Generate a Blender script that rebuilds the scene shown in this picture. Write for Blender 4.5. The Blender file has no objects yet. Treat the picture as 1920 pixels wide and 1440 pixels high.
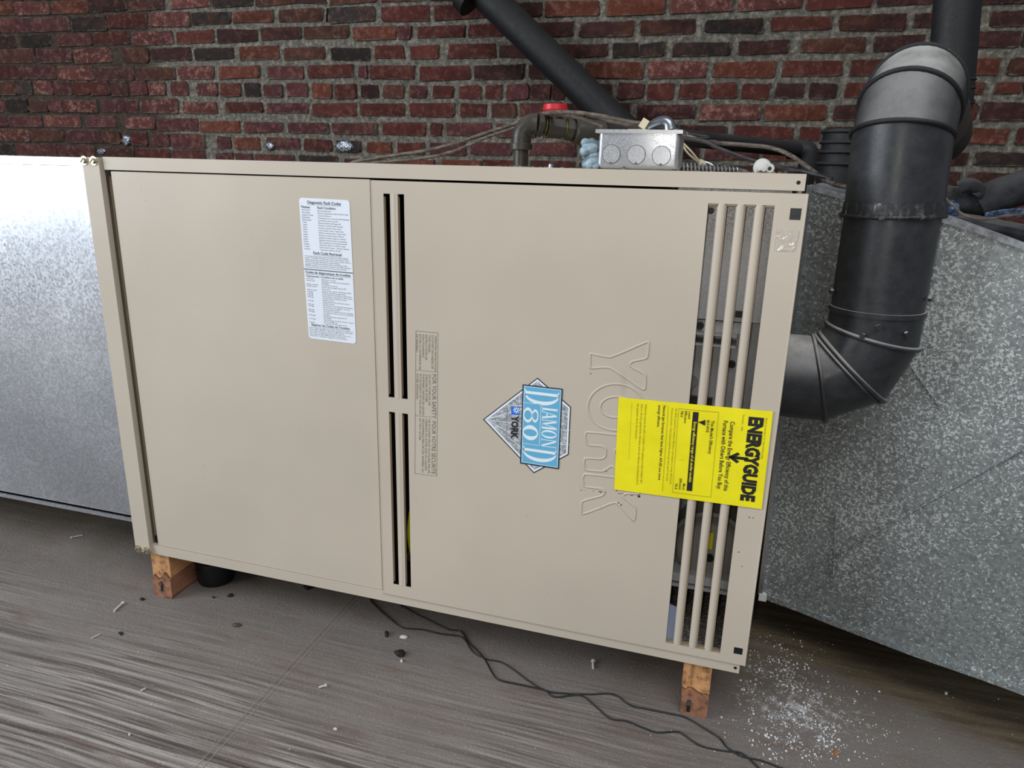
import bpy, bmesh, math, random
from mathutils import Vector, Matrix, noise
random.seed(7)
scn = bpy.context.scene
COL = scn.collection
PI = math.pi

# ---------------------------------------------------------------- camera
RIGHT = Vector((0.9559017, 0.29274882, 0.0234533)); UP = Vector((-0.10490569, 0.26577033, 0.9583115)); FWD = Vector((-0.27431137, 0.91851198, -0.28476133))
EYE = Vector((0.94989332, -0.91523255, 0.66207842))
cam_d = bpy.data.cameras.new('camera'); cam = bpy.data.objects.new('camera', cam_d); COL.objects.link(cam)
cam_d.sensor_width = 36; cam_d.lens = 1371.2/1920*36; cam_d.clip_start = 0.01
cam.matrix_world = Matrix((( RIGHT.x, UP.x, -FWD.x, EYE.x), (RIGHT.y, UP.y, -FWD.y, EYE.y), (RIGHT.z, UP.z, -FWD.z, EYE.z), (0,0,0,1)))
scn.camera = cam
FLOOR = -0.09; WALL = 1.8

# ---------------------------------------------------------------- world and lights
w = bpy.data.worlds.new('room_light'); scn.world = w; w.use_nodes = True
w.node_tree.nodes['Background'].inputs[0].default_value = (0.90, 0.94, 1.0, 1)
w.node_tree.nodes['Background'].inputs[1].default_value = 0.23
def area(name, loc, target, sx, sy, power, color):
    l = bpy.data.lights.new(name, 'AREA'); l.shape = 'RECTANGLE'; l.size = sx; l.size_y = sy; l.energy = power; l.color = color
    o = bpy.data.objects.new(name, l); COL.objects.link(o); o.location = loc
    o.rotation_euler = (Vector(target)-Vector(loc)).to_track_quat('-Z', 'Y').to_euler(); return o
area('window_daylight_left', (-2.6, -2.1, 1.55), (0.3, 0.3, 0.6), 2.2, 2.0, 120, (0.88, 0.94, 1.0))
area('front_fill_light', (1.7, -2.0, 3.0), (0.9, 0.1, 0.1), 2.0, 1.6, 62, (0.95, 0.98, 1.0))  # unseen fill lamp, added high in front to brighten the floor
fl = bpy.data.lights.new('phone_flash', 'POINT'); fl.energy = 4.2; fl.shadow_soft_size = 0.01; fl.color = (1.0, 0.95, 0.88)
fo = bpy.data.objects.new('phone_flash', fl); COL.objects.link(fo); fo.location = EYE + RIGHT*-0.02 + UP*0.012
scn.view_settings.view_transform = 'Standard'; scn.view_settings.look = 'None'
scn.view_settings.exposure = 0.0; scn.view_settings.gamma = 1.0; scn.view_settings.use_curve_mapping = False

# ---------------------------------------------------------------- helpers
def ray(px, py):
    return RIGHT*((px-960)/1371.2) + UP*(-(py-720)/1371.2) + FWD
def at(px, py, Y):                      # point of the photo on the vertical plane at depth Y
    d = ray(px, py); return EYE + d*((Y-EYE.y)/d.y)
def on(px, py, Z=FLOOR):                # point of the photo on the level Z
    d = ray(px, py); return EYE + d*((Z-EYE.z)/d.z)
def lin(c):
    return tuple(((v/255)/12.92 if v/255 <= 0.04045 else (((v/255)+0.055)/1.055)**2.4) for v in c) + (1,)

def link(name, me, mat=None, parent=None):
    o = bpy.data.objects.new(name, me); COL.objects.link(o)
    if mat is not None: me.materials.append(mat)
    if parent is not None: o.parent = parent; o.matrix_parent_inverse = parent.matrix_world.inverted() if False else Matrix.Translation(-PL.get(parent.name, Vector((0,0,0))))
    return o
PL = {}
def thing(name, label, cat, loc=(0,0,0), group=None):
    o = bpy.data.objects.new(name, None); COL.objects.link(o); o.location = loc; PL[o.name] = Vector(loc)
    o.empty_display_size = 0.05
    o['label'] = label; o['category'] = cat
    if group: o['group'] = group
    return o
def tag(o, label, cat, group=None, kind=None):
    o['label'] = label; o['category'] = cat
    if group: o['group'] = group
    if kind: o['kind'] = kind
    return o

class MB:
    """collects shapes in world coordinates and links them as one mesh"""
    def __init__(s): s.bm = bmesh.new()
    def poly(s, pts):
        return s.bm.faces.new([s.bm.verts.new(p) for p in pts])
    def box(s, x0, x1, y0, y1, z0, z1):
        v = [s.bm.verts.new((x, y, z)) for x in (x0, x1) for y in (y0, y1) for z in (z0, z1)]
        for f in ((0,1,3,2),(4,6,7,5),(0,4,5,1),(2,3,7,6),(0,2,6,4),(1,5,7,3)): s.bm.faces.new([v[i] for i in f])
        return s
    def obox(s, c, ax, ay, az):         # oriented box: centre and three half vectors
        c, ax, ay, az = map(Vector, (c, ax, ay, az))
        v = [s.bm.verts.new(c+ax*i+ay*j+az*k) for i in (-1,1) for j in (-1,1) for k in (-1,1)]
        for f in ((0,1,3,2),(4,6,7,5),(0,4,5,1),(2,3,7,6),(0,2,6,4),(1,5,7,3)): s.bm.faces.new([v[i] for i in f])
        return s
    def rings(s, rs, cap0=True, cap1=True, closed=False):
        vs = [[s.bm.verts.new(p) for p in r] for r in rs]
        n = len(vs[0]); m = len(vs)
        for i in range(m if closed else m-1):
            a, b = vs[i], vs[(i+1) % m]
            for k in range(n): s.bm.faces.new((a[k], a[(k+1) % n], b[(k+1) % n], b[k]))
        if not closed:
            if cap0: s.bm.faces.new(vs[0][::-1])
            if cap1: s.bm.faces.new(vs[-1])
        return s
    def cyl(s, p0, p1, r0, r1=None, n=24, caps=True):
        p0, p1 = Vector(p0), Vector(p1); r1 = r0 if r1 is None else r1
        d = (p1-p0).normalized(); a = d.orthogonal().normalized(); b = d.cross(a)
        return s.rings([[p+(a*math.cos(t)+b*math.sin(t))*r for t in [2*PI*k/n for k in range(n)]] for p, r in ((p0, r0), (p1, r1))], caps, caps)
    def lathe(s, p, axis, prof, n=28, cap0=True, cap1=True):   # prof: (distance along axis, radius)
        p = Vector(p); d = Vector(axis).normalized(); a = d.orthogonal().normalized(); b = d.cross(a)
        return s.rings([[p+d*h+(a*math.cos(t)+b*math.sin(t))*r for t in [2*PI*k/n for k in range(n)]] for h, r in prof], cap0, cap1)
    def gore(s, p0, p1, n0, n1, r0, r1=None, n=40, caps=False):  # straight pipe piece cut by two planes
        p0, p1, n0, n1 = map(Vector, (p0, p1, n0, n1)); r1 = r1 or r0
        d = (p1-p0).normalized(); a = d.cross(Vector((0.31, 0.77, 0.55))).normalized(); b = d.cross(a)
        R = []
        for p, nn, r in ((p0, n0, r0), (p1, n1, r1)):
            ring = []
            for k in range(n):
                q = (a*math.cos(2*PI*k/n)+b*math.sin(2*PI*k/n))*r
                ring.append(p + q - d*(q.dot(nn)/d.dot(nn)))
            R.append(ring)
        return s.rings(R, caps, caps)
    def ringbead(s, p, nrm, axis, r, t, n=48, m=8, wob=0):    # bead around a pipe, lying in plane nrm
        p, nrm, axis = Vector(p), Vector(nrm).normalized(), Vector(axis).normalized()
        a = axis.cross(Vector((0.31, 0.77, 0.55))).normalized(); b = axis.cross(a)
        rs = []
        for k in range(n):
            q = (a*math.cos(2*PI*k/n)+b*math.sin(2*PI*k/n))*r
            c = p + q - axis*(q.dot(nrm)/axis.dot(nrm)); rad = q.normalized()
            tt = t*(1+wob*math.sin(k*1.7)*math.cos(k*0.6))
            rs.append([c + rad*(math.cos(2*PI*j/m)*tt) + axis*(math.sin(2*PI*j/m)*tt) for j in range(m)])
        return s.rings(rs, closed=True)
    def tube(s, pts, r, n=8, smooth=4):
        P = [Vector(p) for p in pts]
        if smooth > 1:
            Q = []
            for i in range(len(P)-1):
                a = P[max(i-1, 0)]; b = P[i]; c = P[i+1]; d = P[min(i+2, len(P)-1)]
                for j in range(smooth):
                    t = j/smooth
                    Q.append(0.5*((2*b)+(c-a)*t+(2*a-5*b+4*c-d)*t*t+(3*b-a-3*c+d)*t**3))
            Q.append(P[-1]); P = Q
        rs = []; a = None
        for i, p in enumerate(P):
            d = (P[min(i+1, len(P)-1)]-P[max(i-1, 0)]).normalized()
            a = d.orthogonal().normalized() if a is None else (a-d*a.dot(d)).normalized()
            b = d.cross(a); rr = r(i/(len(P)-1)) if callable(r) else r
            rs.append([p+(a*math.cos(2*PI*k/n)+b*math.sin(2*PI*k/n))*rr for k in range(n)])
        return s.rings(rs)
    def prism(s, pts, off):             # polygon extruded by vector
        off = Vector(off); a = [s.bm.verts.new(p) for p in pts]; b = [s.bm.verts.new(Vector(p)+off) for p in pts]
        s.bm.faces.new(a); s.bm.faces.new(b[::-1]); n = len(a)
        for i in range(n): s.bm.faces.new((a[i], b[i], b[(i+1) % n], a[(i+1) % n]))
        return s
    def build(s, name, mat, parent=None, bevel=0, seg=2, smooth=True, angle=35):
        bm = s.bm
        if bevel: bmesh.ops.bevel(bm, geom=[e for e in bm.edges if len(e.link_faces) == 2 and e.calc_face_angle(0) > 0.6], offset=bevel, segments=seg, profile=0.5, affect='EDGES', clamp_overlap=True)
        bmesh.ops.recalc_face_normals(bm, faces=bm.faces)
        me = bpy.data.meshes.new(name); 
        if smooth:
            for f in bm.faces: f.smooth = True
            for e in bm.edges:
                if len(e.link_faces) == 2 and e.calc_face_angle(0) > math.radians(angle): e.smooth = False
        bm.to_mesh(me); bm.free()
        return link(name, me, mat, parent)

# ---------------------------------------------------------------- materials
class NT:
    def __init__(s, name, rough=0.5, metal=0.0, spec=0.5):
        s.m = bpy.data.materials.new(name); s.m.use_nodes = True; s.t = s.m.node_tree; s.b = s.t.nodes['Principled BSDF']
        s.b.inputs['Roughness'].default_value = rough; s.b.inputs['Metallic'].default_value = metal; s.b.inputs['Specular IOR Level'].default_value = spec
        s.geo = None
    def n(s, typ, **kw):
        x = s.t.nodes.new(typ)
        for k, v in kw.items():
            if hasattr(x, k): setattr(x, k, v)
            else: s.set(x.inputs[k.replace('_', ' ')], v)
        return x
    def set(s, sock, v):
        if isinstance(v, bpy.types.NodeSocket): s.t.links.new(v, sock)
        else: sock.default_value = v
    def pos(s, scale=(1,1,1), loc=(0,0,0)):
        g = s.geo or s.n('ShaderNodeNewGeometry'); s.geo = g
        mp = s.n('ShaderNodeMapping'); s.set(mp.inputs['Vector'], g.outputs['Position']); mp.inputs['Scale'].default_value = scale; mp.inputs['Location'].default_value = loc
        return mp.outputs[0]
    def noise(s, scale, detail=4, rough=0.55, vec=None, dist=0.0):
        x = s.n('ShaderNodeTexNoise'); x.inputs['Scale'].default_value = scale; x.inputs['Detail'].default_value = detail; x.inputs['Roughness'].default_value = rough; x.inputs['Distortion'].default_value = dist
        s.set(x.inputs['Vector'], vec if vec is not None else s.pos()); return x.outputs['Fac']
    def voro(s, scale, vec=None, feature='F1', out='Distance'):
        x = s.n('ShaderNodeTexVoronoi'); x.feature = feature; x.inputs['Scale'].default_value = scale
        s.set(x.inputs['Vector'], vec if vec is not None else s.pos()); return x.outputs[out]
    def ramp(s, fac, stops, interp='LINEAR'):
        x = s.n('ShaderNodeValToRGB'); x.color_ramp.interpolation = interp; s.set(x.inputs[0], fac); e = x.color_ramp.elements
        while len(e) < len(stops): e.new(0.5)
        for el, (p, c) in zip(e, stops):
            el.position = p; el.color = c if not isinstance(c, (int, float)) else (c, c, c, 1)
        return x.outputs[0]
    def mix(s, fac, a, b, mode='MIX'):
        x = s.n('ShaderNodeMix'); x.data_type = 'RGBA'; x.blend_type = mode
        s.set(x.inputs[0], fac); s.set(x.inputs[6], a); s.set(x.inputs[7], b); return x.outputs[2]
    def math(s, op, a, b=0.0, c=None, clamp=False):
        x = s.n('ShaderNodeMath'); x.operation = op; x.use_clamp = clamp; s.set(x.inputs[0], a); s.set(x.inputs[1], b)
        if c is not None: s.set(x.inputs[2], c)
        return x.outputs[0]
    def map(s, v, a, b, c=0.0, d=1.0):
        x = s.n('ShaderNodeMapRange'); s.set(x.inputs[0], v); x.inputs[1].default_value = a; x.inputs[2].default_value = b; x.inputs[3].default_value = c; x.inputs[4].default_value = d
        return x.outputs[0]
    def color(s, c): s.set(s.b.inputs['Base Color'], c)
    def rough(s, c): s.set(s.b.inputs['Roughness'], c)
    def bump(s, h, strength=0.3, dist=0.001):
        x = s.n('ShaderNodeBump'); x.inputs['Strength'].default_value = strength; x.inputs['Distance'].default_value = dist
        s.set(x.inputs['Height'], h); s.set(s.b.inputs['Normal'], x.outputs[0])
    def nz(s):
        g = s.n('ShaderNodeNewGeometry'); x = s.n('ShaderNodeSeparateXYZ'); s.set(x.inputs[0], g.outputs['Normal']); return x.outputs[2]
    def xyz(s):
        g = s.n('ShaderNodeNewGeometry'); x = s.n('ShaderNodeSeparateXYZ'); s.set(x.inputs[0], g.outputs['Position']); return x.outputs

def flat(name, c, rough=0.5, metal=0.0, spec=0.5):
    t = NT(name, rough, metal, spec); t.color(lin(c)); return t.m

def paint_mat(name='beige_paint', base=(193,182,166), rough=0.42):
    t = NT(name, rough)
    n1 = t.noise(3.0, 3); c = t.ramp(n1, [(0.3, lin([v*0.965 for v in base])), (0.7, lin([min(255, v*1.025) for v in base]))])
    sp = t.noise(230, 2, 0.5); c = t.mix(t.map(sp, 0.775, 0.80), c, lin((120,108,92)))          # tiny dirt specks
    sc = t.noise(26, 2, 0.5, t.pos((1, 1, 0.25), (3, 1, 2))); c = t.mix(t.map(sc, 0.70, 0.78, 0, 0.35), c, lin((160,148,130)))
    t.color(c); t.rough(t.map(t.noise(8, 3), 0.3, 0.7, rough-0.05, rough+0.08))
    t.bump(t.noise(900, 2), 0.12, 0.0004); return t.m

def galv_mat(name, base, fleck, sc=1.0, rough=(0.3, 0.5), amount=0.6, metal=0.9, cut=0.5):
    t = NT(name, 0.4, metal)
    c = t.mix(t.map(t.noise(2.6, 4, 0.6), 0.3, 0.7), lin([v*.9 for v in base]), lin([min(255, v*1.1) for v in base]))
    cell = t.n('ShaderNodeTexVoronoi'); cell.inputs['Scale'].default_value = 210*sc; t.set(cell.inputs['Vector'], t.pos())
    cs = t.n('ShaderNodeSeparateColor'); t.set(cs.inputs[0], cell.outputs['Color'])
    c = t.mix(t.map(cs.outputs[0], 0, 1, 0, 0.22), c, lin(fleck))
    f = t.noise(230*sc, 2, 0.5, None, 0.7)
    dens = t.map(t.noise(4.5, 3, 0.6, t.pos((1, 1, 1), (5, 1, 3))), 0.35, 0.65, 0.06, -0.06)
    fm = t.map(t.math('ADD', f, dens), cut+0.06, cut+0.10, 0, amount)
    fm = t.math('SUBTRACT', fm, t.map(f, cut+0.19, cut+0.22, 0, amount*.5), clamp=True)
    c = t.mix(fm, c, lin(fleck)); t.color(c)
    t.rough(t.math('ADD', t.map(cs.outputs[1], 0, 1, rough[0], rough[1]), t.math('MULTIPLY', fm, 0.12))); t.bump(t.noise(300*sc, 2), 0.06, 0.0004); return t.m

def black_pipe_mat(name='black_stovepipe', base=(36,38,41), dust=(182,179,176), amount=0.92, r0=0.32):
    t = NT(name, 0.42, 0.0, 0.5)
    n1 = t.noise(60, 5, 0.6); c = t.ramp(n1, [(0.35, lin(base)), (0.7, lin([v*1.35 for v in base]))])
    c = t.mix(t.map(t.noise(700, 2), 0.68, 0.75, 0, 0.5), c, lin((120,118,115)))
    up = t.map(t.nz(), 0.22, 0.88, 0, amount); d = t.math('MULTIPLY', up, t.map(t.noise(16, 5, 0.65), 0.25, 0.6, 0.35, 1.0))
    c = t.mix(d, c, lin(dust)); t.color(c); t.rough(t.math('ADD', t.map(n1, 0.3, 0.7, r0, r0+0.14), t.math('MULTIPLY', d, 0.5)))
    t.bump(t.noise(250, 3), 0.15, 0.0006); return t.m

def wood_mat(name, a, b, grain=(60, 6, 60)):
    t = NT(name, 0.75); n1 = t.noise(1.0, 6, 0.65, t.pos(grain)); n2 = t.noise(18, 4)
    c = t.ramp(n1, [(0.32, lin(b)), (0.5, lin(a)), (0.7, lin([min(255, v*1.12) for v in a]))])
    c = t.mix(t.map(n2, 0.5, 0.75, 0, 0.6), c, lin(b)); t.color(c); t.bump(n1, 0.5, 0.002); return t.m

M = {}
M['paint'] = paint_mat()
M['paint_shade'] = paint_mat('beige_paint_shaded', (150,132,108), 0.55)  # the beige darkened, shade of recess and slot lips in its colour
M['galv_left'] = galv_mat('galvanised_sheet_fine', (212,216,222), (158,164,172), 1.3, (0.26, 0.40), 0.42, 0.93)
M['galv_right'] = galv_mat('galvanised_sheet_spangled', (116,121,122), (222,228,226), 1.2, (0.38, 0.55), 0.72, 0.5)
M['galv_inner'] = galv_mat('galvanised_sheet_inner', (175,175,175), (215,215,215), 3.0, (0.35, 0.5), 0.5, 0.3)
M['galv_box'] = galv_mat('galvanised_box', (205,208,212), (165,168,172), 3.0, (0.28, 0.4), 0.4, 0.85)
M['black'] = black_pipe_mat()
M['black_stack'] = black_pipe_mat('black_stack_pipe', (14,15,18), (70,68,66), 0.5, 0.55)
M['black_iron'] = black_pipe_mat('black_iron_pipe', (46,42,36), (104,96,84), 0.5)
M['dark'] = flat('dark_cavity', (16,18,20), 0.8)
M['black_plastic'] = flat('black_plastic', (22,24,27), 0.45)
M['seal'] = flat('rubber_clip', (20,28,36), 0.3)
M['zinc'] = flat('zinc_screw', (190,184,160), 0.35, 0.85)
M['brass'] = flat('thread_brass', (150,130,80), 0.4, 0.8)
M['ink'] = flat('black_ink', (28,28,30), 0.6)
M['ink_grey'] = flat('grey_ink', (105,98,90), 0.7)
M['ink_bold'] = flat('grey_bold_ink', (70,74,80), 0.6)
M['white'] = flat('label_white', (226,232,242), 0.45)
M['print_white'] = flat('decal_white', (228,240,248), 0.4)
M['blue'] = flat('decal_blue', (104,176,212), 0.4)
M['pale_blue'] = flat('decal_pale_blue', (160,205,235), 0.4)
M['navy'] = flat('decal_navy', (14,26,44), 0.4)
M['royal'] = flat('decal_royal_blue', (40,110,220), 0.4)
M['red'] = flat('red_plastic', (200,34,42), 0.4)
M['ivory'] = flat('ivory_plastic', (205,195,165), 0.45)
M['copper'] = flat('copper_button', (200,150,110), 0.4, 0.5)
M['grey_metal'] = flat('grey_cast_metal', (140,145,152), 0.3, 0.9)
M['white_plastic'] = flat('white_ceramic', (200,200,195), 0.4)
M['debris_dark'] = flat('dark_scrap', (24,22,24), 0.8)
M['debris_pale'] = flat('pale_chip', (205,200,192), 0.8)
M['paper'] = flat('pale_blue_paper', (165,178,205), 0.7)
t = NT('yellow_label', 0.5); c = t.ramp(t.noise(22, 4), [(0.3, lin((232,220,10))), (0.75, lin((250,238,25)))])
sp = t.noise(60, 3); t.color(t.mix(t.map(sp, 0.70, 0.76, 0, 0.5), c, lin((190,170,20)))); t.bump(t.noise(14, 2), 0.4, 0.003); M['yellow'] = t.m
t = NT('decal_grey', 0.4); t.color(t.ramp(t.noise(260, 4, 0.7), [(0.35, lin((120,124,130))), (0.52, lin((165,168,174))), (0.72, lin((225,228,232)))])); M['decal_grey'] = t.m
t = NT('cable_jacket', 0.55); t.color(t.ramp(t.noise(1.0, 4, 0.6, t.pos((60, 200, 200))), [(0.35, lin((60,52,46))), (0.7, lin((128,116,104)))])); M['cable'] = t.m
t = NT('cable_dark', 0.5); t.color(t.ramp(t.noise(60, 4), [(0.35, lin((26,26,30))), (0.75, lin((70,68,68)))])); M['cable_dark'] = t.m
t = NT('sealant', 0.45); t.color(t.ramp(t.noise(90, 4), [(0.35, lin((96,118,130))), (0.7, lin((168,188,198)))])); t.bump(t.noise(120, 3), 0.6, 0.003); M['foam'] = t.m
t = NT('insulation_sleeve', 0.85); c = t.ramp(t.noise(40, 5), [(0.35, lin((30,31,35))), (0.7, lin((62,62,66)))])
c = t.mix(t.map(t.nz(), 0.3, 0.95, 0, 0.45), c, lin((120,118,116))); t.color(c); t.bump(t.noise(180, 4), 0.6, 0.002); M['sleeve'] = t.m
t = NT('blue_strapping', 0.6); t.color(t.ramp(t.noise(150, 3), [(0.4, lin((20,34,60))), (0.62, lin((80,100,130))), (0.75, lin((150,160,180)))])); M['strap'] = t.m
M['wood'] = wood_mat('orange_softwood', (196,146,98), (122,80,50))
M['wood_rot'] = wood_mat('split_softwood', (150,104,78), (70,48,38))
t = NT('dusty_top', 0.8, 0.0); t.color(t.ramp(t.noise(120, 4), [(0.35, lin((120,122,126))), (0.7, lin((176,178,182)))])); M['dusty'] = t.m
t = NT('old_tape', 0.5); t.color(t.ramp(t.noise(70, 4, 0.6, t.pos((2, 2, 0.6))), [(0.5, lin((34,35,38))), (0.60, lin((72,72,74))), (0.70, lin((160,158,158)))])); t.bump(t.noise(120, 3), 0.6, 0.002); M['tape'] = t.m

# brick: its colour is the object's colour, alpha is the amount of pale bloom
def brick_mat(name, smeared):
    t = NT(name, 0.85, 0, 0.3)
    oi = t.n('ShaderNodeObjectInfo'); rnd = t.n('ShaderNodeVectorMath'); rnd.operation = 'ADD'
    cmb = t.n('ShaderNodeCombineXYZ'); t.set(cmb.inputs[0], t.math('MULTIPLY', oi.outputs['Random'], 20)); t.set(rnd.inputs[0], t.pos()); t.set(rnd.inputs[1], cmb.outputs[0]); V = rnd.outputs[0]
    base = oi.outputs['Color']
    c = t.mix(t.map(t.noise(28, 4, 0.6, V), 0.3, 0.7, 0, 0.6), base, t.mix(1.0, base, lin((150,140,135)), 'MULTIPLY'))
    c = t.mix(t.map(t.noise(12, 3, 0.6, V), 0.5, 0.75, 0, 0.55), c, t.mix(0.5, base, lin((118,70,44))))
    bl = t.math('MULTIPLY', t.map(t.noise(45, 6, 0.75, V), 0.50, 0.64), oi.outputs['Alpha'])
    c = t.mix(bl, c, lin((158,112,100)))
    c = t.mix(t.map(t.noise(150, 4, 0.7, V), 0.62, 0.72, 0, 0.5), c, lin((60,40,38)))
    tc = t.n('ShaderNodeTexCoord'); sx = t.n('ShaderNodeSeparateXYZ'); t.set(sx.inputs[0], tc.outputs['Generated'])
    ex = t.math('MINIMUM', sx.outputs[0], t.math('SUBTRACT', 1.0, sx.outputs[0])); ez = t.math('MINIMUM', sx.outputs[2], t.math('SUBTRACT', 1.0, sx.outputs[2]))
    ed = t.math('MINIMUM', t.math('MULTIPLY', ex, 2.6), ez)
    smear = t.map(t.math('ADD', ed, t.math('MULTIPLY', t.math('SUBTRACT', t.noise(34, 5, 0.7, V), 0.5), 0.55)), 0.02, 0.075, 0.85, 0)
    if smeared: c = t.mix(smear, c, lin((98,94,86)))
    t.color(c); t.bump(t.noise(90, 6, 0.7, V), 0.8, 0.005); return t.m
M['brick'] = brick_mat('brick', True); M['brick_plain'] = brick_mat('brick_plain', False)
t = NT('mortar', 0.95, 0, 0.2)
n1 = t.noise(55, 6, 0.7); c = t.ramp(n1, [(0.3, lin((70,67,61))), (0.5, lin((116,111,101))), (0.70, lin((172,165,150)))])
x = t.xyz()[0]; oldm = t.ramp(t.noise(40, 5, 0.7), [(0.3, lin((52,44,38))), (0.6, lin((84,74,64))), (0.8, lin((112,100,88)))])
edge = t.math('ADD', x, t.math('MULTIPLY', t.noise(3, 3), 0.3))
c = t.mix(t.map(edge, -1.32, -1.20), oldm, c); t.color(c); t.bump(t.noise(130, 6, 0.7), 0.9, 0.006); M['mortar'] = t.m

PW_ = on(1500, 1325); PWX, PWY = PW_.x, PW_.y
# floor: dusty plywood with raised grain along X
t = NT('weathered_plywood', 0.8, 0, 0.3)
dv = t.n('ShaderNodeVectorMath'); dv.operation = 'ADD'; wob = t.n('ShaderNodeTexNoise'); wob.inputs['Scale'].default_value = 2.2; wob.inputs['Detail'].default_value = 2; t.set(wob.inputs['Vector'], t.pos((0.6, 1, 1)))
ws = t.n('ShaderNodeVectorMath'); ws.operation = 'SCALE'; ws.inputs['Scale'].default_value = 0.05; t.set(ws.inputs[0], wob.outputs['Color']); t.set(dv.inputs[0], t.pos()); t.set(dv.inputs[1], ws.outputs[0])
mp = t.n('ShaderNodeMapping'); t.set(mp.inputs[0], dv.outputs[0]); mp.inputs['Scale'].default_value = (1.8, 95, 1); mp.inputs['Rotation'].default_value = (0, 0, 0.03)
grain = t.noise(1.0, 3, 0.55, mp.outputs[0])
mp2 = t.n('ShaderNodeMapping'); t.set(mp2.inputs[0], dv.outputs[0]); mp2.inputs['Scale'].default_value = (6, 260, 1)
fine = t.noise(1.0, 3, 0.6, mp2.outputs[0])
dust = t.noise(2.4, 4, 0.6); X, Y, Z = t.xyz()
near = t.map(t.math('ADD', Y, t.math('MULTIPLY', dust, 0.5)), 0.30, 0.02)                 # grain stands free of dust towards the front
near = t.math('MULTIPLY', near, t.map(t.noise(3.5, 3, 0.6, t.pos((1, 2.4, 1), (4, 2, 0))), 0.38, 0.58, 0.25, 1.0))
near = t.math('MULTIPLY', near, t.map(X, 0.75, 1.1, 1.0, 0.15))
c = t.ramp(dust, [(0.3, lin((108,100,94))), (0.7, lin((140,132,126)))])
gc = t.ramp(grain, [(0.38, lin((66,55,50))), (0.46, lin((126,117,111))), (0.60, lin((168,160,155)))])
ridge = t.n('ShaderNodeMapping'); t.set(ridge.inputs[0], dv.outputs[0]); ridge.inputs['Scale'].default_value = (5.0, 170, 1); rid = t.noise(1.0, 1, 0.5, ridge.outputs[0])
gc = t.mix(t.map(rid, 0.44, 0.36, 0, 0.75), gc, lin((62,52,48))); gc = t.mix(t.map(rid, 0.55, 0.64, 0, 0.7), gc, lin((186,180,176)))
c = t.mix(near, c, gc)
c = t.mix(t.map(fine, 0.3, 0.7, 0, 0.18), c, lin((160,154,150)))
c = t.mix(t.map(t.noise(420, 4, 0.7), 0.42, 0.6, 0.20, 0), c, lin((70,64,60)))
c = t.mix(t.map(t.noise(9, 4, 0.6, t.pos((1, 3, 1))), 0.58, 0.72, 0, 0.45), c, lin((112,88,78)))
# brown strip next to the right duct: less dust, plus painted-in shade
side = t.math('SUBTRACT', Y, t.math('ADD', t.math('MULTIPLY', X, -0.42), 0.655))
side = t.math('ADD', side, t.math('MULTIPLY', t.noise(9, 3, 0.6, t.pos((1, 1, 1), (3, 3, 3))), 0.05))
bare_shaded = t.math('MULTIPLY', t.map(side, 0.0, 0.045), t.map(X, 0.95, 1.02))
bare_shaded = t.math('MAXIMUM', bare_shaded, t.math('MULTIPLY', t.map(t.math('ADD', Y, t.math('MULTIPLY', t.noise(6, 3), 0.2)), 0.16, 0.30), 0.75))  # brown towards the back paints in the shade under duct and furnace
c = t.mix(bare_shaded, c, t.ramp(t.noise(1.0, 4, 0.6, t.pos((5, 60, 1))), [(0.35, lin((76,66,52))), (0.65, lin((108,96,76)))]))
c = t.mix(t.map(t.noise(330, 3, 0.6), 0.64, 0.72, 0, 0.55), c, lin((190,186,182)))
pw = t.n('ShaderNodeVectorMath'); pw.operation = 'DISTANCE'; t.set(pw.inputs[0], t.pos((1, 1.25, 1))); pw.inputs[1].default_value = (PWX, PWY*1.25, FLOOR)
pd = t.map(pw.outputs['Value'], 0.0, 0.17, 0.22, -0.02); c = t.mix(t.map(t.math('ADD', t.noise(75, 6, 0.75), pd), 0.66, 0.80, 0, 0.8), c, lin((196,196,198)))
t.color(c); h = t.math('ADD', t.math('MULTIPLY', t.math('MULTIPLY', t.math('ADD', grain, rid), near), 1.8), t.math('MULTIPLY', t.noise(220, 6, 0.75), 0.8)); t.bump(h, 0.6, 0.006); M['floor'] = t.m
M['seam'] = flat('worn_seam_edge', (146,138,131), .85)

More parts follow.
